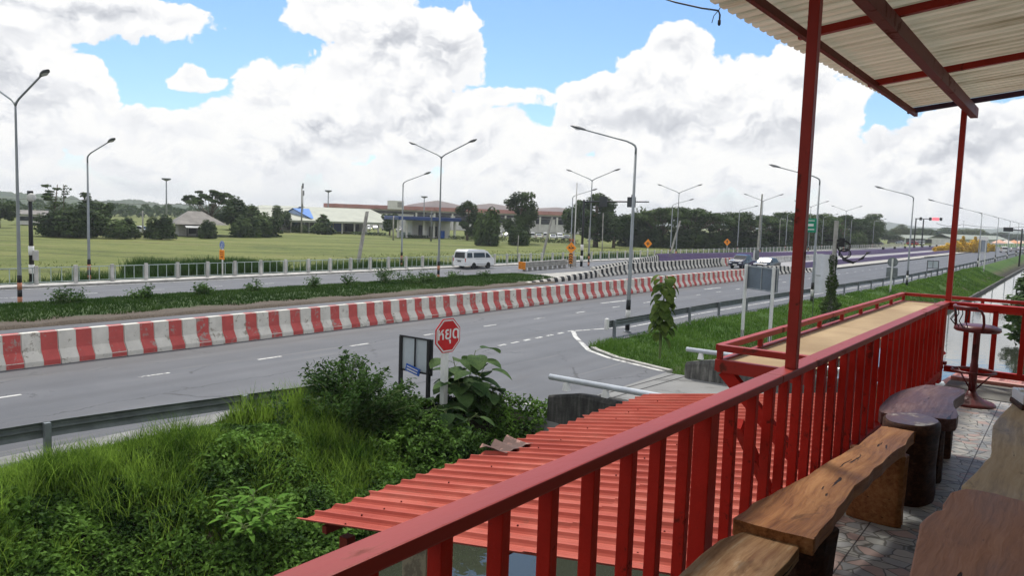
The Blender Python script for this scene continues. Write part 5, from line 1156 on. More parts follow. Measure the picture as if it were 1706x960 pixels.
# verge between guardrail and canal beyond the side road
n = 90000; yv = 24+np.abs(g.uniform(0, 1, n))**1.7*115; P = np.stack([g.uniform(-16.2, -7.6, n), yv, np.zeros(n)], 1); P = P[keep_bank(P)]; P = P[vnoise(P[:, 0], P[:, 1], .9, 3) > .25*g.uniform(0, 1, len(P))+.12]; P = hz(P)
sc_ = np.clip(P[:, 1]/34, .8, 3.2); hh = (.10+.24*vnoise(P[:, 0], P[:, 1], .5, 9))
quadmesh('verge_grass', blades(P, hh, .018*sc_, g, .8, 2), L_VERGE); tag(bpy.data.objects['verge_grass'], 'bright green grass on the verge between guardrail and canal', 'grass', kind='stuff')
def hedge(label, pl, pr, h, dep=.8):
    a, b = at(*pl, -.35), at(*pr, -.35); L = (b-a).length; n = int(420*L/6); g2 = np.random.default_rng(int(L*10)); u_ = g2.uniform(0, 1, n)[:, None]
    Pq = np.array(a)[None]*(1-u_)+np.array(b)[None]*u_; Pq = Pq+np.stack([g2.normal(0, dep*.4, n), g2.normal(0, dep*.4, n), g2.uniform(.05, h, n)], 1)
    tag(quadmesh('hedge', leaves(Pq, .34, .24, g2), L_DARK), label, 'hedge')
hedge('clipped dark hedge before the open hall car park', (588, 391), (642, 393), .8)
hedge('clipped dark hedge before the filling station', (674, 396), (712, 397), .7)
hedge('low dark hedge right of the filling station', (748, 398), (842, 402), .8)
hedge('low hedge in front of the row of white cars', (876, 403), (960, 406), .8)
# grass on the median
n = 45000; P = np.stack([g.uniform(-40.4, -34.2, n), g.uniform(6, 55, n), np.zeros(n)], 1); P[:, 2] = med(P[:, 0], P[:, 1]); P = P[(P[:, 2] > .1) & (P[:, 0]+.8*vnoise(P[:, 0], P[:, 1], .8, 3) < -34.3)]
quadmesh('median_grass', blades(P, .17, .024, g, .8, 2), leafmat('median_blade', (.026, .066, .010), (.062, .118, .022), .35, .3)); tag(bpy.data.objects['median_grass'], 'short dark green grass on the road median', 'grass', kind='stuff')
# pasture and the ranker strip just behind the fence
n = 9000; P = np.stack([-52-np.abs(g.uniform(0, 1, n))**1.5*26, g.uniform(5, 190, n), np.zeros(n)], 1); P = P[vnoise(P[:, 0], P[:, 1], .10, 5)*.6+vnoise(P[:, 0], P[:, 1], .35, 5)*.4 > .42]; P = hz(P)
quadmesh('pasture_grass', blades(P, .24, .06, g, .9, 1), L_FIELD); tag(bpy.data.objects['pasture_grass'], 'rough yellowish pasture grass beyond the fence', 'grass', kind='stuff')
n = 42000; P = np.stack([-51.6-np.abs(g.normal(0, 1, n))*1.6, g.uniform(8, 190, n), np.zeros(n)], 1); r_ = vnoise(P[:, 0]*.3, P[:, 1], .13, 7); extra = ((P[:, 1] > 25) & (P[:, 1] < 34)); 
n2 = 12000; Q = np.stack([g.uniform(-58, -52, n2), g.uniform(29, 40, n2), np.zeros(n2)], 1); P = hz(np.concatenate([P, Q])); hh = .45+.8*vnoise(P[:, 0], P[:, 1], .25, 7); hh[len(r_):] = 1.0+.75*vnoise(P[len(r_):, 0], P[len(r_):, 1], .4, 7)
quadmesh('reeds', blades(P, hh, .035, g, .45, 2), leafmat('reed_blade', (.026, .068, .012), (.072, .135, .028), .35, .25)); tag(bpy.data.objects['reeds'], 'rank green weeds and reeds along the back of the fence', 'reeds', kind='stuff')

def compound_shrub(name, label, base, h, w, m, nst, nl, ls, seed, cat='shrub', group=None, droop=.25):
    """arching stems carrying leaflets"""
    g = np.random.default_rng(seed); t = thing(name, label, cat, base, 0, group); mb = MB(); pts = []; outs = []
    for i in range(nst):
        a = g.uniform(0, 2*np.pi); r = w*.5*np.sqrt(g.uniform(.02, 1)); hh = h*g.uniform(.55, 1.0)*(1-.45*(r/(w*.5))**2); s = np.array([g.normal()*w*.06, g.normal()*w*.06, 0]); e = np.array([r*np.cos(a), r*np.sin(a), hh]); c = s*.4+e*.6+np.array([0, 0, hh*.28])
        T = np.linspace(0, 1, 8)[:, None]; cv = (1-T)**2*s+2*T*(1-T)*c+T**2*e; mb.tube([tuple(p) for p in cv], [max(.012*(1-k/9), .004)*h for k in range(8)], 5, cap=False)
        tt = g.uniform(.25, 1, nl)[:, None]; q = (1-tt)**2*s+2*tt*(1-tt)*c+tt**2*e; off = unit(g.normal(size=(nl, 3)))*g.uniform(.02, 1, nl)[:, None]*ls*1.9; off[:, 2] -= droop*ls; pts.append(q+off); outs.append(unit(off))
    mb.build('stem', STEM, t, fix=False); P = np.concatenate(pts); P[:, 2] = np.maximum(P[:, 2], .01)
    quadmesh('foliage', leaves(P, ls, ls*.45, g, up=.7, droop=droop), m, t); return t
L_BUSH = leafmat('bush_leaf', (.022, .056, .014), (.075, .15, .03), .35, 1.2)
compound_shrub('shrub', 'large feathery green shrub left of the notice board', (-14.1, 12.8, -.5), 2.25, 3.5, L_BUSH, 64, 105, .13, 3)
compound_shrub('shrub', 'second feathery shrub in front of the notice board posts', (-13.5, 13.6, -.7), 1.4, 2.5, L_BUSH, 50, 100, .125, 4)
compound_shrub('shrub', 'dense dark shrub below the stop sign', (-12.7, 13.3, -1.0), 1.5, 3.2, MATS['leaf_creeper'], 60, 190, .13, 5)
compound_shrub('shrub', 'dark weedy shrub sloping down to the canal by the bridge', (-11.6, 13.6, -1.3), 1.5, 3.0, MATS['leaf_creeper'], 46, 170, .13, 6)
compound_shrub('weed', 'lone tall weed standing against the road left of the shrub', (atY(468, 665, 10.9).x, 10.9, -.1), 1.35, .5, L_BUSH, 3, 40, .12, 8, 'weed')
compound_shrub('weed', 'small weedy plant on the bank edge near the side road', (-12.3, 15.7, -.2), 1.0, 1.5, L_BUSH, 22, 60, .09, 9, 'weed')
def bigleaf(mb, base, d, L, W, fold=.25, curl=.5, mi=0):
    """one broad leaf blade: a 6 x 2 grid bent along its length"""
    d = Vector(d).normalized(); sd_ = d.cross(Vector((0, 0, 1)))
    if sd_.length < .05: sd_ = Vector((1, 0, 0))
    sd_.normalize(); up = sd_.cross(d); p = Vector(base); vs = []; n = 6
    for i in range(n+1):
        u = i/n; wd = W*(math.sin(math.pi*min(1, u*.9+.1))**.7)*.5*(1 if u < 1 else .05)
        vs += [p-sd_*wd+up*wd*fold, p, p+sd_*wd+up*wd*fold]
        d2 = (d-Vector((0, 0, 1))*curl*u).normalized(); p = p+d2*(L/n)
    mb.add(vs, [(i*3+k, i*3+k+1, i*3+4+k, i*3+3+k) for i in range(n) for k in range(2)], mi, True)
def leafy(name, label, base, stems, cat='plant', m=None, group=None, stem_r=.02):
    t = thing(name, label, cat, base, 0, group); sm = MB(); lm = MB()
    for (sx, sy, sh, n, L, W, el0, curl, zz) in stems:
        sm.tube([(0, 0, 0), (sx*.4, sy*.4, sh*.5), (sx, sy, sh)], [stem_r, stem_r*.8, stem_r*.4], 6, cap=False)
        for k in range(n):
            f = zz+(1-zz)*(k+.5)/n; a = k*2.4+rnd.uniform(-.4, .4); b0 = Vector((sx*f, sy*f, sh*f)); d = Vector((math.cos(a), math.sin(a), el0+rnd.uniform(-.25, .25))); pe = b0+d.normalized()*L*.35
            sm.tube([b0, (b0+pe)/2+Vector((0, 0, .02)), pe], .006, 4, cap=False); bigleaf(lm, pe, d-Vector((0, 0, .3)), L*rnd.uniform(.7, 1.15), W*rnd.uniform(.8, 1.15), .22, curl*rnd.uniform(.7, 1.4))
    sm.build('stem', STEM, t, fix=False); lm.build('leaf_blades', m or L_BIG, t, fix=False); return t
leafy('broad_leaved_plant', 'broad-leaved dark plant growing behind the stop sign', (-12.9, 15.6, -.25), [(.2, .2, 1.75, 12, .78, .56, .2, .8, .3), (-.5, .1, 1.5, 9, .75, .52, .25, .8, .3), (.75, -.1, 1.4, 10, .75, .54, .2, .8, .3), (.3, -.6, 1.1, 10, .7, .5, .2, .8, .2), (1.1, .2, .9, 8, .5, .34, .1, .9, .2)])
leafy('broad_leaved_plant', 'low broad-leaved plant spreading under the stop sign', (-12.4, 14.3, -.6), [(.2, -.2, .9, 12, .5, .34, .1, .8, .2), (-.5, .1, .9, 10, .5, .34, .1, .8, .2), (.8, .3, .8, 10, .45, .3, .1, .8, .2)])
leafy('young_teak_tree', 'young teak tree with large drooping leaves on the grass corner', (-12.75, 27.3, -.2), [(.05, .05, 3.25, 42, .56, .40, -.1, 1.6, .36), (-.1, 0, 2.2, 16, .52, .36, -.2, 1.7, .4)], 'tree', L_TEAK, None, .045)
leafy('lime_green_plant', 'light green leafy plant beside the corner of the red roof', (-11.4, 8.0, -.75), [(rnd.uniform(-.55, .55), rnd.uniform(-.5, .5), rnd.uniform(.35, .7), 13, .30, .095, .5, .6, .3) for k in range(8)], 'plant', L_LIME, None, .012)
leafy('broad_leaved_plant', 'leafy green plant growing beside the far red roof', (-1.75, 9.9, 2.5), [(.1, .1, .75, 12, .25, .13, .4, .7, .3), (-.1, .2, .7, 10, .22, .12, .4, .7, .3)])
MS = [(113, 507, 483, 52, 'bushy young shrub on the median beside the left lamp'), (237, 500, 480, 34, 'small reddish median shrub left of the middle'), (335, 494, 476, 32, 'small compact shrub on the median above the red barrier'), (424, 487, 472, 26, 'spindly median sapling bending over'), (521, 482, 462, 20, 'tiny upright shrub on the median edge'), (581, 477, 461, 22, 'small tufted shrub on the median'), (640, 474, 450, 46, 'dense green shrub on the median left of the tall lamp'), (692, 473, 454, 56, 'wide loose shrub on the median just left of the tall lamp'), (712, 470, 456, 34, 'shrub at the foot of the tall double lamp'), (757, 465, 455, 26, 'low shrub in front of the white van'), (806, 463, 453, 22, 'small pointed shrub on the median tip')]
for i, (px, pb, tp, pw, lb) in enumerate(MS):
    b = at(px, pb, .3); depth = float(np.dot(-MW[:, 2], np.array(b)-np.array([0, 0, HC]))); s_ = depth/F
    compound_shrub('median_shrub', lb, b, (pb-tp)*s_*1.35, pw*s_*1.25, L_BUSH, 9 if pw < 30 else 15, 34, .17, 40+i, 'shrub', None, .1)
# ------------------------------------------------------------------ the deck
ZF, ZC, DA = 3.5, 4.32, -.0108
P0 = Vector((-1.055, 4.5, 0)); RD = Matrix.Rotation(DA, 3, 'Z')
def D(x, y, z=0): v = RD @ (Vector((x, y, 0))-P0)+P0; v.z = z; return v
def dthing(name, label, cat, x, y, z, group=None): return thing(name, label, cat, D(x, y, z), DA, group)
def dstruct(o): o.rotation_euler = (0, 0, DA); return struct(o)
o = MB().box((1.1, 1.8, -.06), (4.2, 12.8, .12)).build('deck_floor', MATS['crazy_paving']); o.location = D(0, 0, ZF); dstruct(o)
o = MB().box((1.1, 8.62, -.06), (4.2, .82, .13)).build('cement_floor', TILEGREY); o.location = D(0, 0, ZF); dstruct(o)
o = MB().box((1.1, 9.08, -.04), (4.2, .09, .16)).build('floor_edge', TILE_PINK); o.location = D(0, 0, ZF); dstruct(o)
mb = MB(); mb.box((1.1, 3.9, -.24), (4.0, 9.6, .2)); 
for y in (0, 3, 6, 8.8): mb.box((-.85, y, -2.9), (.22, .22, 5.2))
o = mb.build('deck_frame', STEELDARK); o.location = D(0, 0, ZF); dstruct(o)
# side railing: origin on the rail line at y=0
t = dthing('railing', 'long red timber railing along the road side of the deck', 'railing', -1.055, 0, ZF); hR = ZC-ZF
g = np.random.default_rng(3)
mb = MB(); cuts = [-4.4, 3.6, 8.87]
for a, b in zip(cuts, cuts[1:]): mb.sweep([(-.072, hR-.038), (.012, hR-.038), (.012, hR), (-.072, hR)], [(0, a, 0), (0, b-.004, 0)])
mb.build('cap_rail', REDCAP, t, bevel=.006)
mb = MB(); mb.box((-.03, 4.15, .09), (.05, 9.4, .07)); mb.build('bottom_rail', RED, t)
b0 = None; y = -.3
while y < 8.8:
    if not (2.74 < y < 2.92):
        if b0 is None: b0 = o = MB().box((0, 0, (hR-.038)/2), (.044, .04, hR-.038)).build('baluster', RED, t, bevel=.003)
        else: o = b0.copy(); C.objects.link(o)
        o.location = (-.03+g.normal()*.003, y, 0); o.rotation_euler = (0, g.normal()*.004, g.normal()*.05)
    y += .2255
for y in (2.83, 8.8): MB().box((-.036, y, (hR-.038)/2), (.07, .085, hR-.04)).build('post', RED, t, bevel=.004)
MB().bar((-.1, 4.15, -.1), (-.1, 3.35, .62), .04, .05).build('brace', RED, t)
# end railing
t = dthing('railing', 'red end railing across the far side of the deck above the canal', 'railing', -1.055, 8.93, ZF)
mb = MB(); mb.box((1.9, 0, hR-.03), (3.9, .12, .06)); mb.build('cap_rail', RED, t, bevel=.006)
MB().box((1.9, 0, .13), (3.8, .05, .06)).build('bottom_rail', RED, t); b0 = None
for k in range(13):
    if b0 is None: b0 = o = MB().box((0, 0, (hR+.1)/2), (.045, .045, hR-.2)).build('baluster', RED, t, bevel=.003)
    else: o = b0.copy(); C.objects.link(o)
    o.location = (.17+.24*k, 0, 0)
mb = MB(); mb.bar((-.18, -.75, -.12), (-.02, -.05, .16), .04, .05)
for k in range(6): mb.box((-.2+.035*k, -.7+.13*k, -.07+.052*k), (.1, .07, .03))
mb.build('slat_bracket', STEELRED, t)
# outer counter tray with its own low rail
t = dthing('counter_tray', 'tan boarded outer counter with low red frame rail beyond the railing', 'counter', -1.66, 4.36, 4.15)
W_, L_ = .53, 5.6
mb = MB(); mb.box((W_/2, 1.2, .05), (W_-.04, 2.38, .012)); mb.box((W_/2, 3.995, .05), (W_-.04, 3.2, .012)); mb.build('board', TAN, t)
mb = MB(); mb.box((0, L_/2, .03), (.045, L_, .07)); mb.box((W_/2, 0, .03), (W_, .045, .075)); mb.box((1.6, L_, .03), (3.2, .045, .06)); mb.build('frame', STEELRED, t, bevel=.004)
mb = MB(); mb.box((0, L_/2, .137), (.045, L_, .036)); mb.box((W_/2, 0, .137), (W_, .045, .038)); mb.box((1.6, L_, .137), (3.2, .045, .036)); mb.build('low_rail', STEELRED, t, bevel=.004)
b0 = None
for x, y in [(0, .02+L_/8*k) for k in range(9)]+[(W_-.02, 0), (.8, L_), (1.6, L_), (2.4, L_)]:
    if b0 is None: b0 = o = MB().box((0, 0, .092), (.03, .03, .056)).build('stub_post', STEELRED, t)
    else: o = b0.copy(); C.objects.link(o)
    o.location = (x, y, 0)
for y in (.03, 2.6, 5.2): MB().bar((.03, y, .0), (W_-.02, y, -.48), .05, .075).build('bracket', RED, t)
# canopy roof
t = dthing('canopy_roof', 'cream corrugated canopy roof on red steel posts and beams over the deck', 'roof', -1.06, 3.9, ZF); t.location.z = ZC
O = Vector((-1.06, 3.9, ZC))
def rz_(x): return 6.25+.12*(x+1.52)
for i, y in enumerate((3.82, 9.0)):
    MB().box((-1.075-O.x, y-O.y, (6.28-ZC)/2), (.052, .052, 6.28-ZC)).build('post', STEELRED, t, bevel=.003)
MB().box((-1.02-O.x, 2.4-O.y, 6.305-ZC-.05), (.07, 13.8, .10)).build('main_beam', STEELDARK, t, bevel=.004)
MB().box((-1.53-O.x, 2.2-O.y, rz_(-1.53)-ZC), (.036, 13.8, .052)).build('eave_beam', STEELDARK, t, bevel=.003)
for k, y in enumerate((-4.2, -2.3, -.3, 1.55, 3.4, 5.27, 7.25, 9.02)):
    MB().bar((-1.6-O.x, y-O.y, rz_(-1.6)-ZC+.03), (3.2-O.x, y-O.y, rz_(3.2)-ZC+.03), .045, .05).build('rafter', STEELRED if k < 7 else mat('shaded_red_steel', (.05, .025, .06), .5), t)  # the end rafter has the bluish dark of shade in its colour
n = 1480; y0, y1 = -4.5, 9.02; vs = []
for j in range(9):
    for i in range(n+1):
        y = y0+(y1-y0)*i/n; xl = float(np.interp(y, [0, 4.1, 5.2, 6.6, 9.0], [-1.86, -1.80, -1.775, -1.715, -1.60])); x = xl+(3.3-xl)*(j/8)**1.5
        ph = (y/.128) % 1.0; zz = .056*(1 if ph < .18 else 1-(ph-.18)/.12 if ph < .30 else 0 if ph < .88 else (ph-.88)/.12)
        vs.append((x-O.x, y-O.y, rz_(x)-ZC+.06+zz))
MB().add(vs, [(j*(n+1)+i, j*(n+1)+i+1, (j+1)*(n+1)+i+1, (j+1)*(n+1)+i) for j in range(8) for i in range(n)]).build('roof_sheet', MATS['translucent_sheet'], t, fix=False)
# unseen walls added behind and beside the deck to shade it
t = dthing('shade_wall', 'dark timber walls added out of view to shade the deck', 'building', 3.2, -3.0, ZF)
MB().box((0, 5.2, 1.45), (.14, 13.6, 2.9)).build('wall', MATS['wood_dark'], t); MB().box((-2.3, -1.5, 1.3), (4.6, .14, 2.6)).build('back_wall', MATS['wood_dark'], t)
# loose cable at the roof edge
a = atY(1090, -8, 5.0); b_ = atY(1197, 17, 5.0); mb = MB(); mb.tube([a, a.lerp(b_, .35)+Vector((0, 0, -.012)), a.lerp(b_, .75)+Vector((0, 0, -.01)), b_, b_+Vector((.012, 0, -.03)), b_+Vector((.01, 0, -.085))], .006, 6); mb.tube([b_, b_+Vector((-.03, 0, -.03)), b_+Vector((-.05, .02, -.07))], .003, 4); mb.tube([b_, b_+Vector((.06, 0, .09)), b_+Vector((.09, 0, .12))], .003, 4); mb.lathe([(.004, 0), (.011, .01), (.011, .035), (.004, .04)], 8, b_+Vector((.01, 0, -.10)))
tag(mb.build('loose_cable', BLACK, fix=False), 'loose black cable hanging at the edge of the canopy roof', 'cable')

# corrugated red roofs below
def corr(x0, x1, y0, y1, z0, z1, pitch, h, along='x', nx=10, jit=None):
    """ribbed sheet; ribs run along x (or y)"""
    vs = []; per = 16; n = int((y1-y0)/pitch*per) if along == 'x' else int((x1-x0)/pitch*per)
    for j in range(nx+1):
        for i in range(n+1):
            ph = (i/per) % 1; rib = 1 if ph < .12 else max(0, 1-(ph-.12)/.10) if ph < .5 else max(0, (ph-.90)/.10); rib += .12*(abs(((ph-.55)*8) % 1-.5) < .25)*(.3 < ph < .85)
            if along == 'x':
                y = y0+(y1-y0)*i/n; x = x0+(x1-x0)*j/nx+(jit(i//per) if jit and j == 0 else 0); vs.append((x, y, z0+(z1-z0)*(x-x0)/(x1-x0)+rib*h))
            else:
                x = x0+(x1-x0)*i/n; y = y0+(y1-y0)*j/nx; vs.append((x, y, z0+(z1-z0)*j/nx+rib*h))
    return vs, [(j*(n+1)+i, j*(n+1)+i+1, (j+1)*(n+1)+i+1, (j+1)*(n+1)+i) for j in range(nx) for i in range(n)]
t = thing('lean_to_roof', 'red corrugated lean-to roof below the side railing', 'roof', (-4.97, 3.90, 2.475))
jj = [rnd.uniform(-.03, .03) for _ in range(60)]
sh = MB(); vs, fs = corr(0, 2.36, 0, 6.4, 0, .388, .2067, .034, jit=lambda k: jj[k]); sh.add(vs, fs); sh.build('lower_sheet', SHEETRED, t, fix=False)
sh = MB(); vs, fs = corr(2.26, 3.75, .0, 6.4, .380, .625, .2067, .034); sh.add(vs, fs); sh.build('upper_sheet', SHEETRED, t, fix=False)
mb = MB()
for i in range(30):
    for x in (.55, 1.9, 2.95):
        if rnd.random() < .45: mb.lathe([(.008, 0), (.008, .01), (.004, .016)], 6, (x+rnd.uniform(-.03, .03), .022+.2067*i, .1644*x+.034))
mb.build('roofing_screw', STEELDARK, t)
mb = MB(); vs = []
for j in range(5):
    for i in range(12): vs.append((-.05+.12*j, 2.30+.05*i, .055+.02*j+.07*math.sin(i*1.3+j)*(1-j/5)+.05*(1-j/5)))
mb.add(vs, [(j*12+i, j*12+i+1, (j+1)*12+i+1, (j+1)*12+i) for j in range(4) for i in range(11)], 0, True); mb.v = [(x*.75, 2.45+(y-2.3)*.9, z*.62) for x, y, z in mb.v]; mb.build('torn_flap', wornmat('torn_felt', (.10, .06, .05), (.30, .16, .13), .9, .7, 9), t, fix=False)
mb = MB()
for x in (.3, 2.0, 3.4): mb.box((x, 3.2, .1644*x-.05), (.05, 6.3, .06))
mb.build('purlin', STEELDARK, t)
for y in (.25, 3.2, 6.1): MB().box((.35, y, -1.9), (.09, .09, 3.6)).build('roof_post', STEELDARK, t)
p_ = atY(708, 915, 4.5); o = MB().box((0, 0, 0), (.26, .26, 3.6)).build('pillar', wornmat('beige_pillar', (.30, .27, .19), (.16, .14, .10), .9, .5, 4), None, bevel=.01); o.location = (p_.x, p_.y, p_.z-1.55); tag(o, 'beige concrete pillar under the near edge of the red roof', 'pillar')
t = thing('lean_to_roof', 'faded red corrugated roof just beyond the end railing', 'roof', D(-1.1, 9.15, 3.30), DA)
sh = MB(); vs, fs = corr(0, 4.2, 0, 2.1, .12, -.02, .21, .035, 'y', 8); sh.add(vs, fs); sh.build('sheet', wornmat('faded_red_sheet', (.36, .13, .10), (.30, .2, .17), .6, .5, 3), t, fix=False)
MB().box((2.1, 1.0, -.09), (4.0, .05, .06)).box((2.1, 0.2, -.02), (4.0, .05, .06)).build('purlin', STEELDARK, t)
for x in (.1, 2, 4): MB().box((x, 1.9, -2.4), (.08, .08, 4.6)).build('roof_post', STEELDARK, t)
# bridge parapets with pipe rails
def parapet(label, x0, y0, L, h, mc='stained_concrete'):
    t = thing('bridge_parapet', label, 'parapet', (x0, y0, 0)); mb = MB(); n = 14; g = np.random.default_rng(int(y0)); vs = []
    prof = [(-.17, -1.5), (-.17, h-.08), (-.12, h), (.12, h), (.17, h-.08), (.17, -1.5)]
    for i in range(n+1):
        x = L*i/n; k = 1 if i else .78
        vs += [(x+g.normal()*.015, a*k+g.normal()*.012, b*(1 if b < 0 else (k if i == 0 else 1))+g.normal()*.012) for a, b in prof]
    mb.add(vs, [(i*6+k, i*6+(k+1) % 6, (i+1)*6+(k+1) % 6, (i+1)*6+k) for i in range(n) for k in range(6)]+[tuple(range(6)), tuple(range(n*6, n*6+6))]); mb.build('wall', MATS[mc], t, bevel=.015)
    MB().tube([(-.05, 0, h+.26), (L*.5, 0, h+.25), (L, 0, h+.25)], .075, 12).build('pipe_rail', mat('pipe_silver', (.50, .52, .53), .4, .12, 3, metal=.35), t); b0 = None
    for k in range(int(L/1.1)):
        if b0 is None: b0 = o = MB().add([(-.09, -.06, h-.01), (.09, -.06, h-.01), (.09, .06, h-.01), (-.09, .06, h-.01), (-.05, -.05, h+.20), (.05, -.05, h+.20), (.05, .05, h+.20), (-.05, .05, h+.20)], [(3, 2, 1, 0), (4, 5, 6, 7), (0, 1, 5, 4), (1, 2, 6, 5), (2, 3, 7, 6), (3, 0, 4, 7)]).build('bracket', WHITE, t)
        else: o = b0.copy(); C.objects.link(o)
        o.location = (.45+1.1*k, 0, 0)
    return t
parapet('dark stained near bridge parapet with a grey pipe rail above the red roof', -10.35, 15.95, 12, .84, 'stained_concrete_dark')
parapet('weathered far bridge parapet with a pipe rail behind the counter', -10.05, 23.65, 12, .68)

# ------------------------------------------------------------------ furniture
def slab(poly, z0, z1, name, m, parent, bev=.005, sub=3, wob=.005, seed=1):
    """live-edge plank: smoothed outline with a slightly uneven edge"""
    g = np.random.default_rng(seed); P = [Vector((x, y)) for x, y in poly]; n = len(P); q = []
    for i in range(n):
        a, b, c, d = P[i-1], P[i], P[(i+1) % n], P[(i+2) % n]
        for k in range(sub):
            u = k/sub; q.append(.5*((2*b)+(c-a)*u+(2*a-5*b+4*c-d)*u*u+(3*b-a-3*c+d)*u**3)+Vector((g.normal()*wob, g.normal()*wob)))
    return MB().prism(q, z0, z1).build(name, m, parent, bevel=bev)
def lump(parent, name, m, x, y, z0, z1, wx, wy, seed, taper=1.0):
    g = np.random.default_rng(seed); n = 14; vs = []
    for j in range(5):
        k = 1+(taper-1)*j/4
        for i in range(n): a = 2*math.pi*i/n; r = 1+.08*math.sin(3*a+seed)+g.normal()*.02; c, s = math.cos(a), math.sin(a); e = (abs(c)**4+abs(s)**4)**-.25; vs.append((x+wx/2*c*r*e*k, y+wy/2*s*r*e*k, z0+(z1-z0)*j/4))
    return MB().add(vs, [(j*n+i, j*n+(i+1) % n, (j+1)*n+(i+1) % n, (j+1)*n+i) for j in range(4) for i in range(n)]+[tuple(range(n))[::-1], tuple(range(4*n, 5*n))], 0, False).build(name, m, parent, bevel=.008)
t = thing('wooden_bench', 'long brown live-edge bench nearer the middle of the railing', 'bench', (-.78, 3.6, ZF))
slab([(-.15, -.90), (-.02, -.905), (.125, -.90), (.128, -.86), (.118, -.62), (.112, -.3), (.118, .0), (.135, .35), (.150, .65), (.155, .94), (.15, .97), (.05, .975), (-.005, .96), (-.012, .7), (-.035, .35), (-.07, .0), (-.10, -.3), (-.135, -.55), (-.148, -.70), (-.152, -.84)], .375, .435, 'seat', MATS['wood_bench'], t, seed=4)
lump(t, 'leg', MATS['wood_bench'], .04, .68, 0, .374, .27, .10, 5); lump(t, 'leg', MATS['wood_dark'], .0, -.62, 0, .374, .22, .16, 6, 1.2)
t = thing('wooden_bench', 'weathered greyish bench end at the bottom edge', 'bench', (-.80, 1.9, ZF))
slab([(-.14, -.9), (.11, -.9), (.13, -.3), (.10, .2), (.105, .80), (-.10, .79), (-.13, .3), (-.12, -.4)], .345, .40, 'seat', MATS['wood_grey'], t, seed=9)
lump(t, 'leg', MATS['wood_dark'], 0, .5, 0, .344, .2, .16, 3); lump(t, 'leg', MATS['wood_dark'], 0, -.6, 0, .344, .2, .16, 4)
t = thing('log_stool', 'thick dark log stool standing behind the long brown bench', 'stool', (-.68, 4.79, ZF))
mb = MB(); n = 28; prof = [(.145, 0), (.15, .05), (.142, .2), (.147, .36), (.152, .40), (.15, .44), (.14, .452)]; vs = []
for r, z in prof:
    for i in range(n): a = 2*math.pi*i/n; k = 1+.05*math.sin(2*a+1)+.03*math.sin(5*a); vs.append((r*k*math.cos(a)*.92, r*k*math.sin(a)*1.3, z))
mb.add(vs, [(j*n+i, j*n+(i+1) % n, (j+1)*n+(i+1) % n, (j+1)*n+i) for j in range(6) for i in range(n)], 0, True); mb.add(vs[-n:], [tuple(range(n))]); mb.build('log', MATS['wood_dark'], t, fix=False)
vs2 = [(x*.97, y*.97, .4545) for x, y, z in vs[-n:]]; MB().add(vs2, [tuple(range(n))]).build('worn_top', wornmat('worn_log_top', (.12, .06, .045), (.42, .40, .38), .35, .75, 9), t, fix=False)
t = thing('half_moon_stool', 'kidney shaped purplish wood seat behind the log stool', 'seat', (-.70, 5.5, ZF))
slab([(-.16, -.58), (.05, -.52), (.22, -.42), (.155, -.05), (.14, .15), (.15, .58), (-.05, .60), (-.14, .42), (-.20, .1), (-.21, -.3)], .36, .435, 'seat', MATS['wood_purple'], t, seed=12, wob=.004)
lump(t, 'leg', MATS['wood_dark'], .02, -.30, 0, .359, .24, .16, 7); lump(t, 'leg', MATS['wood_dark'], .02, .35, 0, .359, .2, .16, 8)
# tables at the right edge
t = thing('wooden_table', 'brown live-edge table at the lower right corner', 'table', (.28, 2.1, ZF))
slab([(-.42, -1.2), (-.50, -.6), (-.54, -.10), (-.565, .18), (-.56, .36), (-.535, .42), (-.545, .50), (-.52, .64), (-.45, .69), (-.3, .66), (.3, .62), (.6, .55), (.62, -1.2)], .655, .70, 'tabletop', MATS['wood_table'], t, seed=15, wob=.003)
lump(t, 'leg', MATS['wood_dark'], .05, .3, 0, .654, .3, .25, 9); lump(t, 'leg', MATS['wood_dark'], .05, -.8, 0, .654, .3, .25, 10)
t = thing('wooden_table', 'long pale wood table behind the brown table', 'table', (.28, 4.0, ZF))
slab([(-.44, -1.22), (-.50, -.98), (-.48, -.72), (-.50, -.35), (-.51, -.05), (-.48, .35), (-.47, .62), (-.40, .80), (.4, .82), (.5, -.2), (.45, -1.2)], .645, .69, 'tabletop', MATS['wood_pale'], t, seed=18, wob=.003)
lump(t, 'leg', MATS['wood_dark'], .0, .4, 0, .644, .3, .25, 11); lump(t, 'leg', MATS['wood_dark'], .0, -.7, 0, .644, .3, .25, 12)
p_ = at(1703, 660, ZF+.73); t = thing('tissue_box', 'white tissue box with dark base at the right edge on the pale table', 'box', (p_.x+.05, p_.y-.05, ZF+.69), .3); MB().box((0, 0, .012), (.15, .2, .024)).build('base', MATS['wood_dark'], t, bevel=.003); MB().box((0, 0, .05), (.14, .19, .05)).build('lid', PLASTICW, t, bevel=.006); MB().box((-.01, .0, .079), (.11, .03, .008)).build('tissue', WHITE, t)
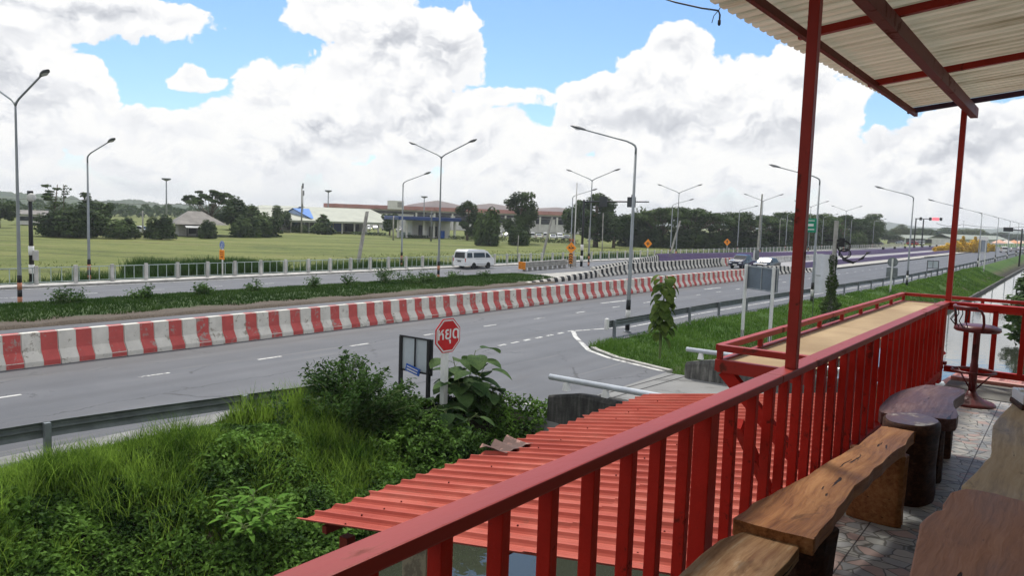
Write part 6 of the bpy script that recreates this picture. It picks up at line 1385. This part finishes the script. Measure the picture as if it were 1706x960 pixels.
# bar stool
STOOLRED = wornmat('stool_red', (.13, .022, .022), (.06, .02, .018), .35, .3, 8)
t = thing('bar_stool', 'dark red metal bar stool with curved spindle back by the end railing', 'bar stool', (-.655, 7.87, ZF))
MB().lathe([(.19, 0), (.192, .012), (.17, .028), (.10, .05), (.05, .085), (.034, .12)], 32).build('base', STOOLRED, t)
MB().lathe([(.032, .10), (.032, .36), (.028, .37), (.028, .64), (.05, .655)], 16).build('column', STOOLRED, t)
MB().lathe([(.02, .652), (.17, .655), (.185, .668), (.18, .695), (.13, .712), (.01, .716)], 32).build('seat', STOOLRED, t)
mb = MB(); mb.tube([(.17*math.cos(a), .17*math.sin(a), .30) for a in [i*2*math.pi/28 for i in range(29)]], .011, 8, cap=False); fr = mb.build('footrest', STOOLRED, t)
mb = MB()
for a in (.4, 2.5, 4.6): mb.tube([(.03*math.cos(a), .03*math.sin(a), .14), (.165*math.cos(a), .165*math.sin(a), .298)], .007, 6)
mb.build('strut', STOOLRED, fr)
ba = R(226)      # the back stands on the side towards the railing
def bk(a, r, z): return (r*math.cos(ba+a), r*math.sin(ba+a), z)
mb = MB(); mb.tube([bk(-1.05, .175, .665), bk(-1.10, .185, .74), bk(-1.05, .19, .81), bk(-.95, .19, .85)]+[bk(a, .19, .862) for a in (-.7, -.35, 0, .35, .7)]+[bk(.95, .19, .85), bk(1.05, .19, .81), bk(1.10, .185, .74), bk(1.05, .175, .665)], .011, 8); bb = mb.build('backrest', STOOLRED, t)
mb = MB(); mb.tube([bk(a, .19, .868) for a in (-.98, -.6, -.25, .1, .45, .8)], .014, 8); mb.build('top_roll', STOOLRED, bb)
for a in (-.66, -.40, -.13, .13, .40):
    MB().tube([bk(a, .165, .69), bk(a*1.05, .215, .75), bk(a, .18, .81), bk(a, .19, .86)], .0045, 6).build('spindle', BLACK, bb)
# air: thin tropical haze that fades the hills
if HAZE:
    o = MB().box((-600, 1400, 28), (4200, 4400, 64)).build('haze', newmat('haze_air')[0]); o['kind'] = 'stuff'
    nt = NT(MATS['haze_air'].node_tree); nt.n.clear(); pv_ = nt.node('ShaderNodeVolumePrincipled'); pv_.inputs['Color'].default_value = (.9, .95, 1, 1); pv_.inputs['Density'].default_value = HAZE; oo = nt.node('ShaderNodeOutputMaterial'); nt.l.new(pv_.outputs[0], oo.inputs['Volume'])
